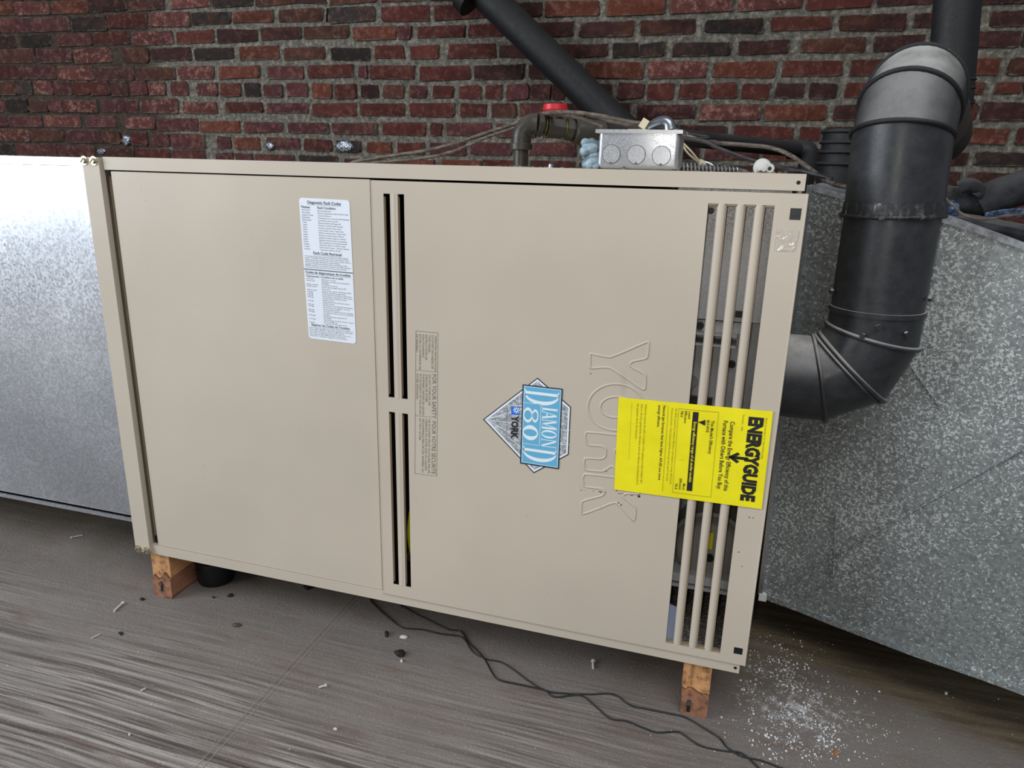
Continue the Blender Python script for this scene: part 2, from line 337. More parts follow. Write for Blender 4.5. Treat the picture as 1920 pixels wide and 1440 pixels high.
# ---------------------------------------------------------------- the setting
BR = "-2.396,-2.309,0.920,0.976,m;-2.305,-2.207,0.919,0.975,b;-2.203,-2.121,0.919,0.974,g;-2.099,-2.000,0.919,0.973,p;-1.990,-1.901,0.918,0.972,m;-1.886,-1.798,0.918,0.971,r;-1.791,-1.689,0.918,0.970,r;-1.683,-1.592,0.917,0.969,b;-1.580,-1.494,0.917,0.968,m;-1.485,-1.403,0.917,0.967,p;-1.374,-1.291,0.915,0.965,m;-1.241,-1.146,0.912,0.963,p;-1.129,-1.033,0.910,0.962,r;-1.016,-0.944,0.907,0.960,k;-0.927,-0.843,0.905,0.958,m;-0.821,-0.725,0.903,0.956,m;-0.706,-0.620,0.900,0.954,o;-0.607,-0.514,0.898,0.952,r;-0.492,-0.420,0.899,0.951,d;-0.399,-0.315,0.899,0.949,b;-0.290,-0.220,0.899,0.948,m;-0.196,-0.113,0.899,0.946,r;-0.092,-0.004,0.898,0.946,r;0.012,0.076,0.897,0.946,r;0.093,0.178,0.896,0.947,m;0.186,0.258,0.895,0.947,m;0.262,0.310,0.895,0.947,d;0.319,0.374,0.895,0.948,d;0.387,0.475,0.895,0.948,d;0.496,0.588,0.895,0.948,m;0.599,0.690,0.895,0.947,r;0.705,0.794,0.895,0.946,r;0.808,0.893,0.895,0.945,r;0.909,1.001,0.895,0.944,r;1.016,1.107,0.895,0.943,d;1.122,1.205,0.895,0.943,d;1.230,1.309,0.896,0.944,r;1.322,1.377,0.898,0.945,d;1.546,1.621,0.906,0.945,r;1.647,1.719,0.909,0.945,r;1.725,1.776,0.909,0.945,r;-2.338,-2.172,0.986,1.039,r;-2.165,-1.976,0.985,1.037,m;-1.963,-1.766,0.981,1.032,p;-1.761,-1.557,0.978,1.027,b;-1.547,-1.347,0.975,1.023,b;-1.333,-1.155,0.977,1.026,p;-1.134,-0.935,0.976,1.024,o;-0.905,-0.740,0.974,1.023,m;-0.719,-0.523,0.973,1.021,r;-0.502,-0.465,0.971,1.019,m;-0.454,-0.268,0.968,1.016,r;-0.248,-0.052,0.962,1.012,r;-0.035,0.155,0.963,1.013,d;0.177,0.255,0.964,1.013,d;0.273,0.372,0.964,1.014,r;0.382,0.584,0.964,1.015,o;0.597,0.791,0.962,1.015,p;0.811,1.010,0.963,1.012,o;1.028,1.212,0.963,1.010,r;1.233,1.401,0.963,1.010,r;1.469,1.648,0.964,1.011,o;1.674,1.771,0.963,1.010,d;-2.308,-2.076,1.052,1.106,b;-2.058,-1.873,1.049,1.102,m;-1.860,-1.662,1.047,1.099,p;-1.600,-1.468,1.045,1.096,b;-1.457,-1.260,1.047,1.094,d;-1.241,-1.054,1.049,1.092,k;-1.030,-0.845,1.044,1.096,o;-0.824,-0.644,1.042,1.089,b;-0.616,-0.448,1.035,1.082,k;-0.433,-0.311,1.037,1.086,r;-0.286,-0.168,1.037,1.085,r;-0.134,0.048,1.036,1.082,r;0.064,0.183,1.034,1.080,d;0.196,0.245,1.034,1.079,d;0.259,0.455,1.032,1.077,d;0.469,0.558,1.031,1.075,k;0.561,0.646,1.030,1.074,k;0.671,0.863,1.029,1.072,k;0.887,1.041,1.029,1.074,d;1.079,1.270,1.030,1.077,b;1.291,1.435,1.034,1.081,d;1.460,1.563,1.036,1.082,d;1.576,1.688,1.038,1.084,d;1.693,1.756,1.036,1.082,d;-2.335,-2.177,1.118,1.161,d;-2.146,-1.978,1.116,1.159,k;-1.943,-1.753,1.115,1.160,m;-1.742,-1.558,1.114,1.160,r;-1.541,-1.341,1.110,1.158,p;-1.323,-1.141,1.110,1.159,r;-1.130,-0.942,1.109,1.158,d;-0.921,-0.744,1.115,1.162,d;-0.729,-0.537,1.112,1.157,b;-0.519,-0.341,1.105,1.154,o;-0.336,-0.280,1.104,1.153,m;-0.258,-0.069,1.104,1.150,r;-0.056,0.076,1.103,1.149,r;0.155,0.335,1.101,1.147,d;0.355,0.540,1.099,1.142,d;0.559,0.740,1.098,1.146,d;0.772,0.957,1.096,1.142,k;0.976,1.164,1.098,1.143,r;1.183,1.374,1.092,1.140,d;1.395,1.553,1.095,1.140,d;1.601,1.752,1.096,1.137,d;-2.286,-2.063,1.177,1.229,m;-2.055,-1.862,1.174,1.225,m;-1.852,-1.665,1.172,1.221,k;-1.657,-1.460,1.176,1.228,r;-1.447,-1.249,1.177,1.226,p;-1.241,-1.054,1.176,1.223,k;-1.041,-0.863,1.177,1.222,o;-0.839,-0.643,1.175,1.223,b;-0.624,-0.626,1.170,1.221,d;-0.620,-0.426,1.167,1.220,g;-0.401,-0.208,1.164,1.218,r;-0.191,0.008,1.165,1.216,r;0.070,0.217,1.165,1.215,d;0.226,0.418,1.162,1.212,o;0.439,0.639,1.161,1.209,o;0.652,0.856,1.160,1.206,p;0.870,1.069,1.159,1.202,p;1.075,1.272,1.159,1.200,r;1.282,1.441,1.160,1.199,d;1.481,1.734,1.156,1.195,d;-2.338,-2.148,1.247,1.295,o;-2.141,-1.953,1.241,1.288,p;-1.945,-1.751,1.240,1.285,o;-1.747,-1.550,1.241,1.287,d;-1.543,-1.366,1.241,1.288,b;-1.334,-1.143,1.240,1.286,p;-1.134,-0.947,1.237,1.285,k;-0.938,-0.761,1.236,1.283,b;-0.755,-0.625,1.237,1.282,d;-0.615,-0.418,1.233,1.279,b;-0.399,-0.219,1.230,1.276,r;-0.205,-0.037,1.228,1.273,b;-2.471,-2.298,0.849,0.897,m;-2.287,-2.157,0.849,0.897,k;-2.150,-2.041,0.849,0.896,b;-2.037,-1.957,0.849,0.896,m;-1.951,-1.770,0.849,0.895,p;-1.745,-1.555,0.848,0.894,m;-1.536,-1.349,0.847,0.894,p;-1.325,-1.152,0.844,0.891,p;-1.117,-0.937,0.846,0.887,r;-0.919,-0.731,0.844,0.885,m;-0.711,-0.516,0.837,0.885,r;-0.501,-0.313,0.835,0.885,r;-0.291,-0.106,0.834,0.884,r;-0.086,0.016,0.834,0.884,r;0.032,0.132,0.833,0.884,b;0.146,0.304,0.833,0.884,m;0.317,0.386,0.833,0.884,d;0.399,0.548,0.833,0.884,d;0.570,0.765,0.830,0.879,m;0.779,0.978,0.829,0.880,p;0.990,1.183,0.830,0.878,o;1.203,1.326,0.830,0.879,d;1.623,1.803,0.832,0.884,d;-2.480,-2.292,0.784,0.830,m;-2.284,-2.090,0.786,0.831,m;-2.081,-1.874,0.786,0.831,p;-1.838,-1.676,0.787,0.831,m;-1.629,-1.474,0.782,0.828,p;-1.462,-1.259,0.776,0.822,m;-1.249,-1.050,0.771,0.814,o;-1.029,-0.848,0.771,0.814,m;-0.826,-0.640,0.770,0.814,m;-0.624,-0.429,0.767,0.812,m;-0.409,-0.227,0.767,0.813,r;-0.209,-0.162,0.767,0.813,r;-0.143,0.041,0.767,0.814,m;0.059,0.210,0.767,0.814,m;0.228,0.377,0.768,0.813,m;0.394,0.553,0.767,0.812,d;0.559,0.706,0.766,0.811,d;0.717,0.880,0.766,0.811,d;0.898,1.089,0.767,0.811,r;1.109,1.168,0.766,0.811,r;1.183,1.336,0.765,0.811,d;1.507,1.591,0.763,0.811,d;1.602,1.712,0.763,0.811,o;1.733,1.824,0.764,0.812,r;-2.430,-2.179,0.722,0.771,p;-2.171,-1.978,0.723,0.772,b;-1.964,-1.769,0.721,0.770,m;-1.762,-1.666,0.719,0.768,b;-1.606,-1.523,0.715,0.764,r;-1.501,-1.408,0.711,0.761,m;-1.396,-1.230,0.708,0.757,m;-1.168,-1.102,0.705,0.755,m;-1.086,-0.960,0.704,0.754,o;-0.933,-0.772,0.705,0.753,m;-0.756,-0.629,0.704,0.749,r;-0.613,-0.501,0.702,0.745,k;-0.475,-0.368,0.700,0.741,o;-0.347,-0.229,0.700,0.743,r;-0.209,-0.061,0.702,0.746,m;-0.047,0.119,0.703,0.748,m;0.187,0.360,0.704,0.748,m;0.376,0.546,0.703,0.748,m;0.588,0.715,0.703,0.748,m;0.728,0.794,0.702,0.748,d;0.808,0.988,0.702,0.748,m;0.999,1.116,0.701,0.746,r;1.141,1.310,0.700,0.744,d;1.552,1.615,0.698,0.739,d;1.631,1.838,0.698,0.739,k;-2.415,-2.277,0.660,0.708,k;-2.265,-2.122,0.663,0.710,m;-2.117,-2.025,0.661,0.708,m;-2.019,-1.819,0.658,0.704,m;-1.771,-1.605,0.653,0.700,b;-1.596,-1.416,0.650,0.697,r;-1.404,-1.236,0.648,0.696,m;-1.182,-1.097,0.645,0.692,m;-1.083,-1.005,0.643,0.690,m;-0.994,-0.803,0.644,0.690,m;-0.784,-0.609,0.643,0.688,k;-0.578,-0.395,0.637,0.682,r;-0.384,-0.319,0.636,0.680,r;-0.313,-0.190,0.638,0.681,o;-0.164,-0.000,0.640,0.683,o;0.006,0.174,0.641,0.684,r;0.186,0.358,0.642,0.685,m;0.370,0.529,0.642,0.686,d;0.580,0.716,0.642,0.686,d;0.729,0.877,0.642,0.686,d;0.893,1.069,0.642,0.686,d;1.085,1.232,0.640,0.684,d;1.542,1.602,0.635,0.679,d;1.615,1.760,0.633,0.678,d"
PAL = {'r': ((86,42,37), .28), 'm': ((88,50,50), .4), 'p': ((98,57,54), .9), 'o': ((102,55,41), .45), 'b': ((78,49,41), .3), 'd': ((60,36,33), .15), 'k': ((45,38,36), .12), 'g': ((64,58,55), .3)}
def brick_rings(x0, x1, z0, z1, y, rnd, n=24, depth=0.03):
    cx, cz = (x0+x1)/2, (z0+z1)/2; hx, hz = (x1-x0)/2, (z1-z0)/2
    out = []; rr = min(hx, hz)*0.32
    m = n//4
    for q, (sx, sz) in enumerate(((1,1),(-1,1),(-1,-1),(1,-1))):
        for k in range(m):
            a = PI/2*q + PI/2*k/(m-1)
            out.append((cx+sx*(hx-rr)+math.cos(a)*rr, cz+sz*(hz-rr)+math.sin(a)*rr))
    o_ = rnd.uniform(0, 99); j = [(x+.0075*noise.noise(Vector((x*55, z*55, o_)))+rnd.uniform(-.0008, .0008), z+.0075*noise.noise(Vector((x*55, z*55, o_+9)))+rnd.uniform(-.0008, .0008)) for x, z in out]
    tilt = rnd.uniform(-.002, .002); tz = rnd.uniform(-.0015, .0015)
    f = lambda s, yy: [(cx+(x-cx)*s, yy+tilt*(x-cx)/hx+tz*(z-cz)/hz, cz+(z-cz)*s*0.99) for x, z in j]
    return [f(1.0, y+depth), f(1.0, y+.0035), f(0.965, y)]
wall_mb = MB(); NX, NZ = 300, 60
XA, XB, ZA, ZB = -2.6, 2.0, 0.55, 1.36
vv = [[wall_mb.bm.verts.new((XA+(XB-XA)*i/NX, WALL+(0 if i in (0, NX) or j in (0, NZ) else 0.0035*noise.noise(Vector((i*.31, j*.33, 1.0)))+.002*noise.noise(Vector((i*.9, j*.9, 4.0)))), ZA+(ZB-ZA)*j/NZ)) for j in range(NZ+1)] for i in range(NX+1)]
for i in range(NX):
    for j in range(NZ): wall_mb.bm.faces.new((vv[i][j], vv[i+1][j], vv[i+1][j+1], vv[i][j+1]))
WXA, WXB, WZT = -4.2, 3.2, 2.3
for a, b, c_, d in ((WXA, XA, FLOOR-.03, WZT), (XB, WXB, FLOOR-.03, WZT), (XA, XB, FLOOR-.03, ZA), (XA, XB, ZB, WZT)):
    wall_mb.poly([(a, WALL, c_), (b, WALL, c_), (b, WALL, d), (a, WALL, d)])
wall_mb.box(WXA, WXB, WALL+.05, WALL+.2, FLOOR-.03, WZT)
wall = wall_mb.build('wall_back', M['mortar']); wall['kind'] = 'structure'
rb = random.Random(3)
ext = {}; occ = {}
for s_ in BR.split(';'):
    a, b, z0, z1, k = s_.split(','); a, b, z0, z1 = map(float, (a, b, z0, z1))
    tight = a < -1.35; kk = round(((z0+z1)/2-.922-(.012 if a < -1.35 else 0))/.0667); e_ = ext.setdefault(kk, [9, -9]); e_[0] = min(e_[0], a); e_[1] = max(e_[1], b); occ.setdefault(kk, []).append((a, b, z0))
    if tight: a -= .002; b += .002; z0 -= .003; z1 += .003
    if z1-z0 > .058: z0 += .002
    y = WALL-.006-rb.uniform(0, .005)
    mb = MB(); mb.rings(brick_rings(a, b, z0, z1, y, rb)); o = mb.build('brick', M['brick'], wall, angle=50)
    c, al = PAL[k]; f = rb.uniform(.88, 1.12)
    l = lin([min(255, v*f) for v in c]); g = 1.0
    if tight: l = tuple(v*.9 for v in l)
    o.color = (l[0]*g, l[1]*g, l[2]*g, al)
# bricks outside the picture: the same bond, joined
mb = MB()
def filler(z0, x0, x1, header):
    pitch = .105 if header else .2065; n_ = max(1, round((x1-x0)/pitch)); pitch = (x1-x0)/n_; x = x0
    for _ in range(n_):
        mb.rings(brick_rings(x+.005, x+pitch-.006, z0, z0+.05, WALL-.008, rb, 8)); x += pitch
for k in range(-15, 20):
    z0 = .897 + .0667*k
    if z0+.05 > WZT: break
    hdr = (k % 6 == 0)
    if k < -4 or k > 5: filler(z0, WXA, WXB, hdr)
    else: filler(z0, WXA, ext[k][0]-.004, hdr); filler(z0, ext[k][1]+.004, WXB, hdr)
for k, L_ in occ.items():                      # bricks hidden behind the pipes and the furnace top
    L_.sort()
    for (a, b, z0), (c_, d_, z1) in zip(L_, L_[1:]):
        if c_-b > .09: filler((z0+z1)/2, b+.002, c_-.002, k == 0 or c_-b < .15)
o = mb.build('brick_beyond_view', M['brick_plain'], wall); o['kind'] = 'stuff'; lc = lin((84,44,39)); o.color = (lc[0], lc[1], lc[2], .3)
# silvery mortar dabs and paint splashes on the bricks
def blob(name, pts, mat, parent, thick=0.004):
    mb = MB(); n_ = len(pts); cx = sum(p[0] for p in pts)/n_; cz = sum(p[2] for p in pts)/n_; y = pts[0][1]
    mb.rings([[(p[0], y+.012, p[2]) for p in pts], [(p[0], y, p[2]) for p in pts], [(cx+(p[0]-cx)*.7, y-thick, cz+(p[2]-cz)*.7) for p in pts]]); return mb.build(name, mat, parent, angle=70)
t = NT('foil_dab', 0.35, 0.6); t.color(t.ramp(t.noise(160, 4), [(0.4, lin((60,62,70))), (0.6, lin((190,196,205)))])); t.bump(t.noise(120, 3), .8, .004); M['foil'] = t.m
for cx, cy, rx, ry in ((236,263,9,11), (190,284,9,6), (646,274,17,12), (505,274,9,8), (1560,268,1,1)):
    if rx < 2: continue
    blob('silver_dab', [tuple(at(cx+rx*math.cos(a)*random.uniform(.8, 1.1), cy+ry*math.sin(a)*random.uniform(.8, 1.1), WALL-.013)) for a in [2*PI*k/12 for k in range(12)]], M['foil'], wall)

fl_mb = MB(); fl_mb.box(WXA, WXB, -3.4, WALL+.05, FLOOR-.05, FLOOR-.012); floor = fl_mb.build('floor', M['dark']); floor['kind'] = 'structure'
SEAM = .3575
for xa, xb in ((-4.2, SEAM-2.44), (SEAM-2.44, SEAM), (SEAM, SEAM+2.44), (SEAM+2.44, 3.2)):
    for ya, yb in ((-3.4, -1.54), (-1.54, -.32-.0), (-.32, .9), (.9, 1.84)):
        if (ya, yb) == (-1.54, -.32): continue
        if ya == -.32: ya = -1.54
        m_ = MB(); m_.box(xa+.0002, xb-.0002, ya+.0015, yb-.0015, FLOOR-.012, FLOOR)
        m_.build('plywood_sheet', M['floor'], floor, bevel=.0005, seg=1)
mb = MB()
for dx in (-.0045, 0.0045): mb.box(SEAM+dx-.0005, SEAM+dx+.0005, -.9, .8, FLOOR, FLOOR+.0005)
mb.build('seam_ridge', M['seam'], floor)

# ---------------------------------------------------------------- furnace
H = .662; Wd = 1.016
fur = thing('furnace', 'beige enamelled gas furnace lying on its side with louvred right door', 'furnace', (0.5, 0.0, 0.0))
FR, FL = -.008, -.003
mb = MB()                                                          # shell
mb.box(.002, .006, .004, .72, .004, H-.004); mb.box(1.010, 1.014, .004, .72, .004, H-.004)
mb.box(.006, 1.010, .004, .72, .0015, .004); mb.box(.006, 1.010, .004, .72, H-.004, H-.0015); mb.box(.006, 1.010, .716, .72, .004, H-.004)
mb.build('cabinet_shell', M['paint'], fur)
mb = MB(); mb.box(.034, Wd, -.005, .03, .6435, H); o = mb.build('top_rail', M['paint'], fur, bevel=.0022)
mb = MB(); mb.box(.030, Wd-.002, -.005, .02, .0005, .0175); mb.build('bottom_rail', M['paint'], fur, bevel=.0015)
mb = MB()
mb.prism([(.0005, -.010, .001), (.031, -.010, .0045), (.0305, -.010, H-.018), (.030, -.010, H-.001), (.002, -.010, H-.001), (.0, -.010, H-.012)], (0, .010, 0))
mb.build('corner_post', M['paint'], fur, bevel=.001, seg=1)
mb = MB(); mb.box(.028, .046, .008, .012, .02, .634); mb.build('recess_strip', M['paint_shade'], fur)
mb = MB(); mb.box(.026, .05, .013, .016, .0, .645); mb.box(.032, .041, .003, .012, .018, .030); mb.build('corner_gap', M['dark'], fur)
mb = MB(); mb.box(.0440, .4725, FL, .012, .0185, .6415); mb.build('blower_door', M['paint'], fur, bevel=.0018, seg=2)

# louvred door with its openings
def sheet(mb, xs, zs, holes, y0, y1):
    hit = lambda a, b, c, d: any(h[0] < (a+b)/2 < h[1] and h[2] < (c+d)/2 < h[3] for h in holes)
    xs = sorted(set(xs+[h[i] for h in holes for i in (0, 1)])); zs = sorted(set(zs+[h[i] for h in holes for i in (2, 3)]))
    V = {}
    def v(i, j, y): 
        if (i, j, y) not in V: V[i, j, y] = mb.bm.verts.new((xs[i], y, zs[j]))
        return V[i, j, y]
    solid = {(i, j) for i in range(len(xs)-1) for j in range(len(zs)-1) if not hit(xs[i], xs[i+1], zs[j], zs[j+1])}
    for i, j in solid:
        mb.bm.faces.new((v(i, j, y0), v(i+1, j, y0), v(i+1, j+1, y0), v(i, j+1, y0)))
        mb.bm.faces.new((v(i, j+1, y1), v(i+1, j+1, y1), v(i+1, j, y1), v(i, j, y1)))
        for di, dj, a, b in ((-1, 0, (i, j+1), (i, j)), (1, 0, (i+1, j), (i+1, j+1)), (0, -1, (i, j), (i+1, j)), (0, 1, (i+1, j+1), (i, j+1))):
            if (i+di, j+dj) not in solid: mb.bm.faces.new((v(*a, y0), v(*a, y1), v(*b, y1), v(*b, y0)))
SL = [.9126, .9338, .9548, .9758]
holes = [(.4945, .5040, .341, .6240), (.5150, .5245, .341, .6240), (.4945, .5040, .036, .3190), (.5150, .5245, .036, .3190), (SL[0], SL[3]+.0105, .0285, .6265), (1.0035, 1.0155, .6115, .6245), (1.0035, 1.0150, .0320, .0430)]
door_mb = MB(); sheet(door_mb, [.4765, 1.0205], [.0165, .6405], holes, FR, FR+.0015)
door = door_mb.build('louvred_door', M['paint'], fur, smooth=False)
mb = MB()                                                          # folded edges of the door
mb.box(.4765, .4780, FR+.001, .012, .0165, .6405); mb.box(1.0190, 1.0205, FR+.001, .02, .0165, .6405); mb.box(.4765, 1.0205, FR+.001, .006, .639, .6405); mb.box(.4765, 1.0205, FR+.001, .006, .0165, .018)
mb.cyl((1.0198, FR+.0009, .0165), (1.0198, FR+.0009, .6405), .0013, n=10); mb.cyl((.4773, FR+.0009, .0165), (.4773, FR+.0009, .6405), .0013, n=10)
mb.build('folded_edge', M['paint'], door)
def bar(x0, x1, z0, z1, depth=.004):
    n_ = 8; prof = []
    for k in range(n_+1):
        a = PI*k/n_; prof.append(((x0+x1)/2-(x1-x0)/2*math.cos(a), FR+depth-math.sin(a)*(depth+.0006)))
    prof += [(x1-.0004, FR+depth+.003), (x0+.0004, FR+depth+.003)]
    m_ = MB(); m_.rings([[(x, y, z) for x, y in prof] for z in (z0, z1)]); return m_.build('louvre_bar', M['paint'], door, angle=50)
for i in range(3): bar(SL[i]+.0100, SL[i+1], .0285, .6265)
for z0, z1 in ((.341, .624), (.036, .319)):
    bar(.5040, .5150, z0, z1, .003)
    mb = MB()
    for x in (.4945, .5150): mb.obox((x+.0004, FR+.0025, (z0+z1)/2), (.0005, 0, 0), (.0003, .0020, 0), (0, 0, (z1-z0)/2-.004))
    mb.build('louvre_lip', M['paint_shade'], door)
mb = MB()
for x in SL: mb.obox((x-.0002, FR+.002, .3275), (.0004, 0, 0), (.0002, .0018, 0), (0, 0, .298)); mb.box(x, x+.0105, FR+.0006, FR+.006, .6245, .6262); mb.box(x, x+.0105, FR+.0006, FR+.006, .0287, .0300)
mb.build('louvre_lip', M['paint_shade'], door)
for z0, z1 in ((.6115, .6245), (.0320, .0430)):
    mb = MB(); mb.box(1.0035, 1.0152, FR+.0015, FR+.009, z0, z1); mb.build('door_clip', M['seal'], door, bevel=.0015)
    mb = MB(); mb.box(1.0050, 1.0145, FR+.0000, FR+.004, z0+.005, z0+.0075); mb.build('clip_spring', M['seal'], door, bevel=.0008)
# holes at the rail ends
for z in (.6525, .005+.0035):
    mb = MB(); mb.cyl((1.0085, -.0053, z), (1.0085, -.004, z), .0022, n=14); mb.build('rail_hole', M['dark'], fur)
# screws
def screw(p, r=.0068):
    s_ = MB(); s_.cyl(p, (p[0], p[1]-.0012, p[2]), r, n=20); s_.cyl(p, (p[0], p[1]-.0048, p[2]), r*.68, r*.62, n=6)
    o = s_.build('hex_screw', M['zinc'], fur, angle=20)
    s_ = MB(); s_.obox((p[0], p[1]-.0049, p[2]), (r*.55*.7, 0, r*.55*.7), (0, .0002, 0), (.0005, 0, -.0005)); s_.build('screw_slot', M['ink'], o); return o
for x, z in ((.0045, .6560), (.0225, .6560), (.0068, .0080), (.0255, .0080)): screw((x, -.010, z))

# interior
IN = MB(); IN.box(.470, .474, .02, .70, .006, .655); IN.box(.535, .538, .02, .6, .006, .655); IN.box(.474, .535, .36, .37, .006, .655); IN.box(.474, .535, .02, .36, .005, .008)
IN.build('inner_divider', M['dark'], fur)  # near-black colour paints in the unlit depth behind the left slots
mb = MB(); mb.box(.868, .871, .015, .6, .006, .655); mb.box(.871, 1.010, .30, .304, .006, .655); mb.build('burner_divider', M['dark'], fur)
def zat(py, Y, px=1330): return at(px, py, Y).z
mb = MB(); mb.box(.873, 1.006, .040, .043, zat(599, .04), .655); mb.build('upper_baffle', M['galv_inner'], fur)
mb = MB(); mb.box(.873, .975, .046, .049, zat(622, .046), zat(601, .046)); mb.build('baffle_flange', M['galv_inner'], fur)
mb = MB(); zt, zb = zat(619, .05), zat(640, .05); mb.box(.873, .962, .030, .075, zt-.003, zt); mb.box(.873, .962, .034, .075, zb-.003, zb); mb.build('bracket_lip', M['galv_inner'], fur, bevel=.001)
mb = MB(); mb.box(.873, 1.006, .075, .078, zat(800, .075), zat(600, .075)); mb.build('burner_plate', M['galv_inner'], fur)
mb = MB(); mb.box(.873, .94, .055, .062, zat(790, .06), zat(745, .06)); mb.cyl(at(1297, 715, .05), at(1297, 715, .07), .008, n=20); mb.build('igniter_bracket', M['black_iron'], fur)
for px, py, Y, r in ((1313, 610, .045, .0048), (1372, 682, .074, .005), (1333, 395, .039, .004)):
    p = at(px, py, Y); mb = MB(); mb.cyl(p, (p.x, p.y-.005, p.z), r, n=16); mb.build('plate_bolt', M['black_plastic'], fur)
p = at(1388, 590, .035); mb = MB(); mb.box(p.x-.006, p.x+.006, p.y, p.y+.01, p.z-.004, p.z+.004); mb.build('switch_block', M['black_plastic'], fur)
# draft motor seen low behind the louvres
c = at(1330, 1022, .10); t = NT('motor_enamel', .45); t.color(lin((150,148,138))); M['motor'] = t.m
mot_mb = MB(); mot_mb.lathe((c.x, c.y, c.z), (0, -1, 0), [(-.08, .052), (0, .052), (.004, .056), (.007, .056), (.009, .051), (.018, .048), (.024, .040), (.026, .012), (.026, .001)], 40)
mot = mot_mb.build('draft_motor', M['motor'], fur)
mb = MB(); mb.cyl((c.x+.002, c.y-.0255, c.z-.006), (c.x+.002, c.y-.029, c.z-.006), .006, n=16); mb.build('motor_shaft', M['black_plastic'], mot)
mb = MB(); mb.box(c.x-.006, c.x+.004, c.y-.0275, c.y-.0255, c.z+.008, c.z+.034); mb.build('motor_tag', M['yellow'], mot)
mb = MB(); mb.box(.873, 1.006, .03, .20, zat(1085, .06)-.004, zat(1085, .06)); mb.box(.873, 1.006, .03, .033, zat(1100, .03), zat(1085, .03)); mb.build('motor_shelf', M['galv_inner'], fur)
mb = MB(); mb.box(.873, .93, .16, .163, .1, .36); mb.box(.93, 1.006, .2, .203, .1, .36); mb.build('lower_baffle', M['galv_inner'], fur)
t = NT('gritty_pan', .9); t.color(t.ramp(t.noise(260, 4, .7), [(.4, lin((92,84,76))), (.6, lin((140,133,124))), (.68, lin((235,233,230)))])); t.bump(t.noise(260, 3), .8, .004); M['grit'] = t.m
mb = MB(); mb.box(.871, 1.010, .006, .30, .0045, .0065); mb.build('base_pan', M['grit'], fur)
mb = MB(); mb.prism([(.895, .012, .009), (.925, .016, .009), (.928, .05, .048), (.896, .046, .062)], (0, .0006, .0002)); mb.build('loose_paper', M['paper'], fur)
mb = MB(); mb.tube([at(772, 960, .05), at(769, 1000, .05), at(773, 1035, .05)], .005, 10); mb.build('yellow_wire', M['yellow'], fur)
for px, py in ((748, 1040), (766, 1045), (752, 1062), (768, 430), (770, 845)):
    p = at(px, py, .04); mb = MB(); mb.box(p.x-.003, p.x+.003, p.y, p.y+.006, p.z-.006, p.z+.006); mb.build('wire_terminal', M['grey_metal'], fur, bevel=.001)

# ------------------------------------------------------------ prints
class Quad:                                   # maps (s, t) in 0..1 to the label's face; (0,0) top left as one reads it
    def __init__(q, tl, tr, br, bl): q.c = [Vector(v) for v in (tl, tr, br, bl)]
    def __call__(q, s, t, lift=0.0):
        a, b, c_, d = q.c; p = a*(1-s)*(1-t)+b*s*(1-t)+c_*s*t+d*(1-s)*t; p.y -= lift; return p
def text_geo(body, bold=0.0):
    cu = bpy.data.curves.new('t', 'FONT'); cu.body = body; cu.size = 1.0; cu.resolution_u = 2; cu.offset = bold; cu.fill_mode = 'FRONT'
    ob = bpy.data.objects.new('t', cu); COL.objects.link(ob); bpy.context.view_layer.update()
    me = ob.to_mesh(); vs = [v.co.copy() for v in me.vertices]; fs = [tuple(p.vertices) for p in me.polygons]; ob.to_mesh_clear()
    bpy.data.objects.remove(ob); bpy.data.curves.remove(cu); return vs, fs
def put_text(mb, q, body, s0, s1, t0, t1, lift=.0004, bold=0.0, fit=True, asp=None, caps=True):
    """text between s0..s1 (fitted when s1 given), cap height from t1 (baseline) up to t0"""
    vs, fs = text_geo(body, bold)
    if not vs: return
    x0 = min(v.x for v in vs); x1 = max(v.x for v in vs); H_ = .70
    wd = (x1-x0) or 1; k = (s1-s0)/wd if s1 else asp*(t1-t0)/H_
    nv = [mb.bm.verts.new(q(s0+(v.x-x0)*k, t1-(v.y/H_)*(t1-t0), lift)) for v in vs]
    for f in fs:
        try: mb.bm.faces.new([nv[i] for i in f])
        except ValueError: pass
def put_rect(mb, q, s0, s1, t0, t1, lift=.0003): mb.poly([q(s0, t0, lift), q(s1, t0, lift), q(s1, t1, lift), q(s0, t1, lift)])
def frame(mb, q, s0, s1, t0, t1, ws, wt, lift=.0003):
    put_rect(mb, q, s0, s1, t0, t0+wt, lift); put_rect(mb, q, s0, s1, t1-wt, t1, lift); put_rect(mb, q, s0, s0+ws, t0+wt, t1-wt, lift); put_rect(mb, q, s1-ws, s1, t0+wt, t1-wt, lift)
def plate(name, q, mat, parent, th=.0003, lift=0.0, r=0.0):
    mb = MB()
    if r:
        asp = (q.c[1]-q.c[0]).length/(q.c[3]-q.c[0]).length; pts = []
        for (cs, ct, a0) in ((1-r, r*asp, -90), (1-r, 1-r*asp, 0), (r, 1-r*asp, 90), (r, r*asp, 180)):
            for k in range(5): a = math.radians(a0+22.5*k); pts.append(q(cs+r*math.cos(a), ct+r*asp*math.sin(a), lift+th))
    else: pts = [q(0, 0, lift+th), q(1, 0, lift+th), q(1, 1, lift+th), q(0, 1, lift+th)]
    mb.prism(pts, (0, th, 0)); return mb.build(name, mat, parent, smooth=False)

